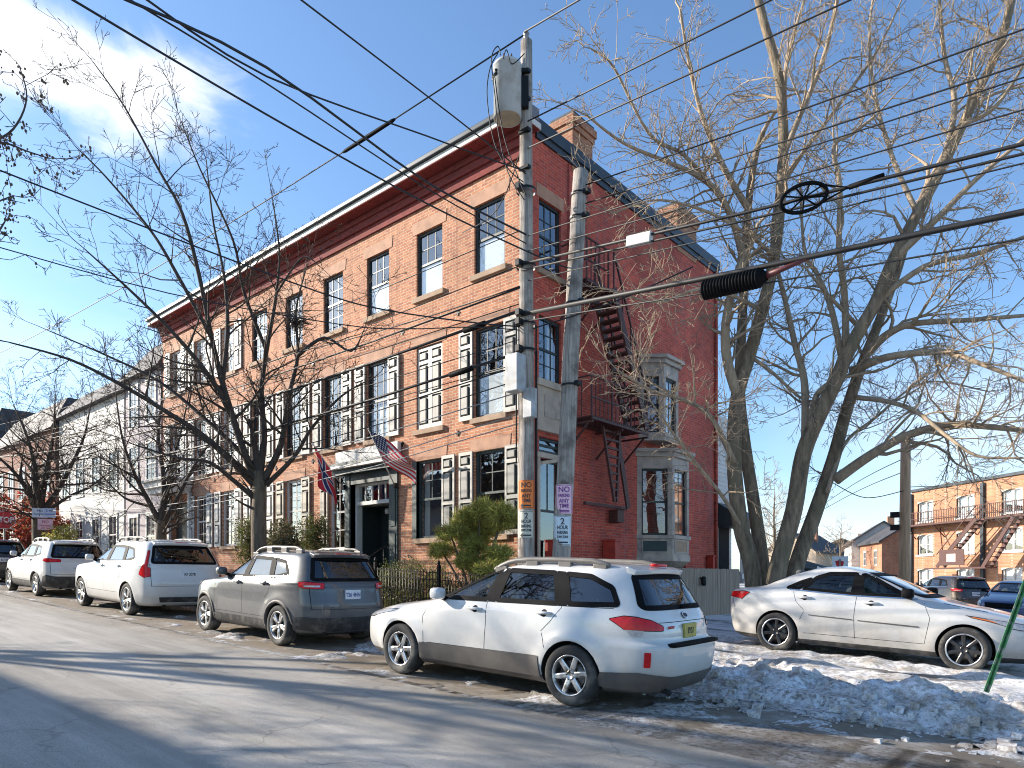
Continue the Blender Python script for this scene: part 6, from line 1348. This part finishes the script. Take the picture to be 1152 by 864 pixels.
flag('flag', P(386, 548, 19.8), P(352, 500, 18.8), 'red flag with a white edged blue cross, hanging left of the doorway', .90, 1.0, (.10, .12, -.99), cross, [f_red, f_wht, f_blu], 2)
# --- stop sign and street notices
galv = M('galvanised_post', (.30, .31, .31), .45, .7, var=.2); sign_red = M('stop_red', (.55, .015, .02), .4, var=.06); sign_wht = M('sign_white', (.78, .78, .78), .4, var=.04)
def face(px, py, Y): c = P(px, py, Y); d = Vector((-c.x, -c.y, 0)).normalized(); ex = Vector((-d.y, d.x, 0)); return c, Matrix(((ex.x, 0, d.x, 0), (ex.y, 0, d.y, 0), (0, 1, 0, 0), (0, 0, 0, 1))), d
c, Rm, d = face(5, 585, 29.5); gzz = gz(c.x)+.13; root = tag(empty('stop_sign', (c.x, c.y, gzz)), 'red STOP sign at the left end of the street', 'stop sign'); m = MB(); m.box(-.03, .03, -.03, .03, 0, c.z-gzz+.3); m.build('post', galv, root); rel = Vector((0, 0, c.z-gzz))
def octo(r, z0, z1): return [(r*math.cos(math.pi/8+k*math.pi/4), r*math.sin(math.pi/8+k*math.pi/4), z) for z in (z0, z1) for k in range(8)]
for nm, r, z0, z1, mt in (('rim', .41, .04, .05, sign_wht), ('plate', .385, .05, .056, sign_red)):
    m = MB(); m.add([Rm @ Vector(v)+rel for v in octo(r, z0, z1)], [tuple(range(8)), tuple(range(8, 16))]+[(k, (k+1) % 8, 8+(k+1) % 8, 8+k) for k in range(8)]); m.build(nm, mt, root)
letters('lettering', 'STOP', .33, sign_wht, Matrix.Translation(rel) @ Rm @ Matrix.Translation((0, 0, .06)), root, .008, .82)
for px, py, w_, h, mt, im, rows, lb in ((45, 577, .52, .36, M('notice_white', (.62, .66, .74), .6), ink_blue, (('NO', .08, .12), ('PARKING', -.06, .10)), 'pair of pale parking notices on the broad tree trunk'), (56, 577, .40, .36, M('notice_blue', (.50, .58, .74), .6), ink_blue, (('2 HR', .08, .12), ('PARKING', -.06, .08)), 'pale blue parking notice on the right of the tree trunk'), (51, 590, .50, .42, n_pk, ink_red, (('NO', .10, .14), ('PARKING', -.05, .09), ('ANY TIME', -.15, .07)), 'pink parking notice on the broad tree trunk')):
    c, Rm, d = face(px, py, 27.3); root = tag(empty('tree_notice', c), lb, 'notice'); m = MB(); m.add([Rm @ Vector((sx*w_/2, sy*h/2, z)) for z in (0, .01) for sx, sy in ((-1, -1), (1, -1), (1, 1), (-1, 1))], [(3,2,1,0),(4,5,6,7),(0,1,5,4),(1,2,6,5),(2,3,7,6),(3,0,4,7)]); m.build('card', mt, root)
    for t, yy, sz in rows: letters('lettering', t, sz, im, Rm @ Matrix.Translation((0, yy, .012)), root, .002)
# --- leaning green sign post by the snow bank
green = M('green_post_paint', (.035, .20, .06), .5, var=.2, dirt=((.3, .3, .28), 12)); a = P(1103, 797, 8.35); b = P(1172, 605, 8.2); d = (b-a).normalized(); sd = Vector((CR, SR, 0)); sd = (sd-d*sd.dot(d)).normalized(); ot = d.cross(sd)
root = tag(empty('sign_post', a), 'leaning green steel sign post stuck in the snow bank', 'sign post'); m = MB(); pf = [(-.036, .0), (-.016, .0), (-.012, .03), (.012, .03), (.016, 0), (.036, 0), (.036, .004), (.019, .004), (.015, .034), (-.015, .034), (-.019, .004), (-.036, .004)]; ln = (b-a).length; k = len(pf)
m.add([sd*x+ot*y+d*(z) for z in (-.25, ln) for x, y in pf], [(i, (i+1) % k, k+(i+1) % k, k+i) for i in range(k)]); m.build('channel', green, root); m = MB()
for i in range(22): p = d*(.1+i*.1)+ot*.036; m.tube([p, p+ot*.002], .007, 6)
m.build('bolt_holes', dark_hole, root)
# --- far apartments
tan_b = brick_mat('tan_brick', (.46, .225, .12), (.36, .15, .08), (.44, .33, .25), 'xy', 1.3, grime=.3)
A0 = P(1026, 650, 55.); U = Vector((.766, -.643, 0)); Nn = Vector((-.643, -.766, 0)); AP = lambda a, d, z: tuple(A0+U*a+Nn*d+Vector((0, 0, z-EYE)))
apt = tag(empty('apartment_block', tuple(A0)), 'tan brick apartment block with arched windows and an iron balcony', 'building'); apt.location.z = 0; AO = Vector(apt.location); APL = lambda a, d, z: tuple(Vector(AP(a, d, z))-AO)
cols = [1.4+3.85*i for i in range(7)]; rows_ = [(.6, 2.3), (3.4, 4.95), (5.95, 7.5)]
m = MB(APL); xs = sorted({-.0, 28, *[c+s*.8 for c in cols for s in (-1, 1)]}); zs = sorted({-1, 8.35, *[z for r in rows_ for z in r]})
for i in range(len(xs)-1):
    for j in range(len(zs)-1):
        ca, cz = (xs[i]+xs[i+1])/2, (zs[j]+zs[j+1])/2
        if not any(abs(ca-c) < .8 for c in cols) or not any(r[0] < cz < r[1] for r in rows_): m.quad((xs[i], 0, zs[j]), (xs[i+1], 0, zs[j]), (xs[i+1], 0, zs[j+1]), (xs[i], 0, zs[j+1]))
m.quad((0, 0, -1), (0, -12, -1), (0, -12, 8.35), (0, 0, 8.35)); m.quad((0, 0, 8.35), (28, 0, 8.35), (28, -12, 8.35), (0, -12, 8.35)); m.build('wall', tan_b, apt)
m = MB(APL); m.box(-.1, 28, -.1, .14, 8.352, 8.55); m.build('coping', dark_metal, apt)
m = MB(APL)
for c in cols:
    for z0, z1 in rows_: pass
for c in cols:
    for z0, z1 in rows_:
        f = MB(APL); e = .09
        for p in ((c-.8, c-.8+e, z0, z1), (c+.8-e, c+.8, z0, z1), (c-.8+e, c+.8-e, z1-e, z1), (c-.8+e, c+.8-e, z0, z0+e), (c-.06, c+.06, z0+e, z1-e)): f.box(p[0], p[1], -.2, -.12, p[2], p[3])
        for s in (-1, 1): f.box(c+min(s*.06, s*.71), c+max(s*.06, s*.71), -.19, -.13, (z0+z1)/2-.03, (z0+z1)/2+.03)
        f.add([(c-.8+1.6*i/8, -.005, z1+.001) for i in range(9)]+[(c-.8+1.6*i/8, .03, z1+.001-.16*abs(2*i/8-1)**2) for i in range(9)], [(i, i+1, 10+i, 9+i) for i in range(8)])
        f.box(c-.9, c+.9, -.1, .08, z0-.12, z0-.002); w_ = f.build('window', white_wood, apt); g = MB(APL); g.quad((c-.75, -.165, z0+.05), (c+.75, -.165, z0+.05), (c+.75, -.165, z1-.05), (c-.75, -.165, z1-.05)); g.build('pane', glass_w, w_)
        bm_ = MB(APL); bm_.quad((c-.75, -.25, z0+.05+(.6 if rnd.random() < .5 else 0)), (c+.75, -.25, z0+.05+.3*rnd.random()), (c+.75, -.25, z1-.05), (c-.75, -.25, z1-.05)); bm_.build('blind', blind_m, w_)
fe = MB(APL); zb_ = 5.55
for z, h in ((zb_, .12), (zb_+.5, .04), (zb_+1.0, .05)): fe.box(-.2, 24, (.05 if h > .1 else 1.05), 1.1, z, z+h)
for i in range(150): t = -.2+i*.16; fe.box(t, t+.025, 1.06, 1.09, zb_, zb_+1.0)
for i in range(9): t = .5+i*2.9; fe.bar((t, .05, zb_-.9), (t, 1.0, zb_), .06)
fb = fe.build('balcony', fe_red, apt); fe = MB(APL)
for d_ in (1.15, 1.75): fe.bar((8.1, d_, 5.6), (4.6, d_, 2.4), .06, .25); fe.bar((8.1, d_, 6.5), (4.6, d_, 3.3), .05)
for i in range(13): s = (i+.5)/13; fe.box(8.1-3.5*s-.14, 8.1-3.5*s+.14, 1.15, 1.75, 5.6-3.2*s-.02, 5.6-3.2*s+.02)
for d_ in (1.15, 1.75): fe.bar((8.6, d_, 2.3), (11, d_, 5.5), .07, .25)
for i in range(11): s = (i+.5)/11; fe.box(8.6+2.4*s-.14, 8.6+2.4*s+.14, 1.15, 1.75, 2.3+3.2*s-.02, 2.3+3.2*s+.02)
fe.box(3.6, 9, 1.0, 1.9, 2.25, 2.35); fe.bar((3.0, .1, 5.4), (4.6, 1.1, 2.4), .06); fe.box(5.0, 7.2, 1.82, 1.88, 2.5, 3.6); fe.box(5.7, 6.5, 1.885, 1.90, 2.75, 3.3, 1); fe.build('escape_stair', [fe_red, M('pale_sign', (.6, .45, .38), .6)], fb)
m = MB(APL); m.box(6.75, 7.0, .02, .2, -.5, 8.2); m.build('downpipe', dark_metal, apt); m = MB(APL); m.tube([(.1, .12, -.5), (.1, .12, 8.2)], .08, 6); m.build('downpipe', dark_metal, apt)
# --- pole by the lot, with its lines
a = P(1017, 690, 22.); b = P(1019, 487, 22.); a.z = gz(a.x)
brown_w = M('brown_pole_wood', (.50, .30, .17), .85, var=.3, scale=4, bmp=.4, stretch=(5, 5, .4)); root = tag(empty('utility_pole', a), 'brown wooden utility pole before the tan brick apartments', 'utility pole'); m = MB(); m.tube([(0, 0, 0), (b-a)*.5, b-a], [.17, .16, .14], 14); m.build('shaft', brown_w, root); m = MB()
for z in (2.9, 3.3): m.box(-.35, -.1, -.2, -.1, z, z+.18)
m.build('floodlight', iron, root)
for pts, lb in (([P(1017, 552, 21.9), P(975, 560, 22), P(940, 545, 20), P(905, 520, 18)], 'sagging wire from the brown pole to the leaning bare tree'), ([P(1019, 548, 21.9), P(1060, 548, 34), P(1110, 556, 44)], 'wire from the brown pole to the tan brick apartments'), ([P(1018, 515, 21.9), P(960, 545, 30), P(900, 585, 45)], 'faint wire falling from the brown pole towards the distant houses'), ([P(1018, 530, 21.9), P(950, 560, 34), P(880, 600, 60)], 'second faint wire falling behind the leaning bare tree')): wire(smooth_path(pts, 5), .014, lb, k=2)
# --- dark fence, shed, sign beyond the sedan
dk_wood = M('dark_fence_boards', (.05, .042, .036), .9, var=.3); a = P(905, 650, 30.); b = P(1012, 650, 30.); u = (b-a); ln = u.length; u.normalize(); bf = tag(empty('board_fence', a), 'dark stained board fence behind the white sedan', 'fence'); m = MB()
for i in range(int(ln/.16)): p = u*(i*.16); q = p+u*.15; nn = Vector((-u.y, u.x, 0))*.02; zt = .12+.04*rnd.random(); m.prism([p+Vector((0, 0, -1.4)), q+Vector((0, 0, -1.4)), q+Vector((0, 0, zt)), p+Vector((0, 0, zt+.02))], nn)
m.build('boards', dk_wood, bf)
a = P(935, 650, 26.5); sh_ = tag(empty('shed', a), 'low shed with a grey sloping roof behind the white sedan', 'shed'); m = MB(); m.box(-1.7, 1.4, .1, 1.8, -1.6, -.05); m.build('wall', dk_wood, sh_); e = Vector((CR, SR, 0)); m = MB(); m.prism([Vector((-1.5, -.9, .62)), Vector((-.9, -.6, .70)), Vector((1.6, 1.2, -.18)), Vector((1.5, .9, -.30))], (-1.2, 1.5, 0)); m.build('roof', M('slate_blue_roof', (.10, .12, .14), .7), sh_)
c, Rm, d = face(945, 635, 25.5); root = tag(empty('lot_sign', c), 'small white sign with a red emblem above the dark fence', 'sign'); m = MB(); m.add([Rm @ Vector((sx*.27, sy*.30, z)) for z in (0, .02) for sx, sy in ((-1, -1), (1, -1), (1, 1), (-1, 1))], [(3,2,1,0),(4,5,6,7),(0,1,5,4),(1,2,6,5),(2,3,7,6),(3,0,4,7)]); m.build('plate', sign_wht, root); m = MB(); m.add([Rm @ Vector((x, y, .022)) for x, y in ((-.16, .12), (-.02, .16), (.14, .10), (.10, -.04), (-.02, -.16), (-.13, -.02))], [tuple(range(6))]); m.build('emblem', sign_red, root); m = MB(); m.box(-.03, .03, -.03, .03, -2.4, .2); m.build('post', galv, root)
# --- houses
def gable_house(name, c, w_, dp, h, rh, ang, mw, mr, label, wins=(), cat='house', chim=True, hip=False):
    root = tag(empty(name, c, (0, 0, ang)), label, cat); m = MB(); m.box(-w_/2, w_/2, -dp/2, dp/2, -1.5, h)
    if not hip: m.prism([(-w_/2, -dp/2, h), (w_/2, -dp/2, h), (0, -dp/2, h+rh)], (0, dp, 0))
    m.build('wall', mw, root); m = MB()
    if hip:
        e = .8; m.add([(-w_/2-.3, -dp/2-.3, h), (w_/2+.3, -dp/2-.3, h), (w_/2+.3, dp/2+.3, h), (-w_/2-.3, dp/2+.3, h), (-w_/2+e, -dp/2+e, h+rh), (w_/2-e, -dp/2+e, h+rh), (w_/2-e, dp/2-e, h+rh), (-w_/2+e, dp/2-e, h+rh)], [(0,1,5,4),(1,2,6,5),(2,3,7,6),(3,0,4,7),(4,5,6,7),(0,3,2,1)])
    else:
        for s in (-1, 1): m.prism([(s*(w_/2+.35), -dp/2-.3, h-.35*rh/(w_/2)), (0, -dp/2-.3, h+rh+.02), (0, -dp/2-.3, h+rh+.2), (s*(w_/2+.35), -dp/2-.3, h-.35*rh/(w_/2)+.18)], (0, dp+.6, 0))
    r = m.build('roof', mr, root)
    if chim: m = MB(); m.box(-.35+w_*.2, .35+w_*.2, -.3, .3, h, h+rh+1.0); m.build('chimney', brick_c, r)
    for face_, a, z, ww, hh in wins:
        tf = {'f': lambda p, d, q: (p, -dp/2-d, q), 'r': lambda p, d, q: (w_/2+d, p, q), 'l': lambda p, d, q: (-w_/2-d, p, q)}[face_]
        f = MB(tf); e = .09
        for p in ((a-ww/2-e, a-ww/2, z, z+hh), (a+ww/2, a+ww/2+e, z, z+hh), (a-ww/2-e-.06, a+ww/2+e+.06, z+hh, z+hh+.16), (a-ww/2-e-.06, a+ww/2+e+.06, z-.1, z), (a-ww/2, a+ww/2, z+hh/2-.03, z+hh/2+.03)): f.box(p[0], p[1], .003, .05 if p[3]-p[2] > .1 else .03, p[2], p[3])
        f.box(a-.02, a+.02, .004, .026, z, z+hh); wn = f.build('window', white_wood, root); g = MB(tf); g.quad((a-ww/2, .014, z), (a+ww/2, .014, z), (a+ww/2, .014, z+hh), (a-ww/2, .014, z+hh)); g.build('pane', dark_glass, wn)
    return root
dark_glass = M('dark_window', (.03, .04, .05), .06, var=.3, spec=.9)
clap = M('white_clapboard', (.46, .455, .44), .7, var=.06, scale=3, bmp=.6, bscale=7, stretch=(.02, .02, 1)); lilac = M('grey_stucco', (.34, .30, .32), .8, var=.12); slate = M('slate_roof', (.06, .058, .062), .75, var=.3, scale=3); slate_s = M('frosted_slate_roof', (.10, .10, .105), .75, var=.3, scale=2, dirt=((.30, .31, .33), .9))
g1 = gz(-31); wn = [('f', a, z, .85, 1.6) for a in (-2.8, -.9, 1.0, 2.8) for z in (.9, 3.9)]
gable_house('row_house', (-30.9, 15.6, gz(-31)+.1), 3.6, 7.2, 8.6, 1.6, 0, lilac, slate, 'narrow grey stucco house adjoining the brick row', [('f', a, z, .8, 1.7) for a in (-.9, .9) for z in (1.0, 4.0, 6.6)], hip=True)
gable_house('clapboard_house', (-37.2, 15.8, gz(-37)+.1), 8.6, 7.6, 8.0, 1.3, 0, clap, slate, 'white clapboard house with bracketed window heads and a dark slate roof', [('f', a, z, .85, 1.6) for a in (-3.2, -1.2, 1.0, 3.1) for z in (1.0, 3.9)], hip=True)
gable_house('mansard_house', (-47.5, 16.2, gz(-47)+.1), 11.5, 8.6, 7.2, 1.9, 0, brick_mat('brown_brick', (.28, .11, .07), (.20, .075, .05), (.25, .18, .14), 'xy', 1.2), slate, 'brown brick house with a dark mansard roof', [('f', a, z, .9, 1.7) for a in (-4.4, -2.2, 0, 2.2, 4.4) for z in (.9, 3.9)], hip=True)
gable_house('brick_house', (-62, 16.5, gz(-62)+.1), 14, 9, 7.0, 3.0, 0, brick_c, slate, 'far brick house at the end of the street', [('f', a, z, .9, 1.7) for a in (-5, -2.5, 0, 2.5, 5) for z in (.9, 4.0)], hip=True)
c1 = P(988, 650, 82); gable_house('gabled_house', (c1.x, c1.y, 0), 6.5, 9, 5.6, 2.2, .35, white_wood, slate, 'distant white house with a gable, beyond the dark fence', [('f', a, z, .8, 1.4) for a in (-1.6, 1.6) for z in (.8, 3.4)]+[('r', a, 3.2, .8, 1.4) for a in (-2, 2)])
c1 = P(1008, 650, 74); gable_house('brick_house', (c1.x, c1.y, 0), 5, 8, 5.4, 1.6, .5, brick_c, slate, 'distant red brick house with a tall chimney, left of the brown pole', [('l', a, 3.0, .9, 1.4) for a in (-2, 2)])
c1 = P(950, 650, 105); gable_house('gabled_house', (c1.x, c1.y, 0), 11, 9, 4.6, 2.6, .2, M('brown_shingle', (.26, .20, .15), .8), slate, 'distant low brown shingled house with two chimneys', [('f', a, 1.2, .8, 1.4) for a in (-3, 0, 3)])
c1 = P(905, 650, 95); gable_house('gabled_house', (c1.x, c1.y, 0), 7, 9, 5.0, 2.4, -.1, M('buff_siding', (.45, .36, .27), .8), slate, 'distant buff house seen past the leaning tree trunk', [('f', a, 1.2, .8, 1.4) for a in (-2, 2)])
m = gable_house('street_house', (-28.6, -10.2, gz(-27)+.1), 17, 11, 4.5, 2.3, R(0), M('grey_siding', (.32, .34, .36), .7, var=.1), slate, 'grey house across the street that shades the near roadway', [('f', 0, 1, .9, 1.6)], hip=True)
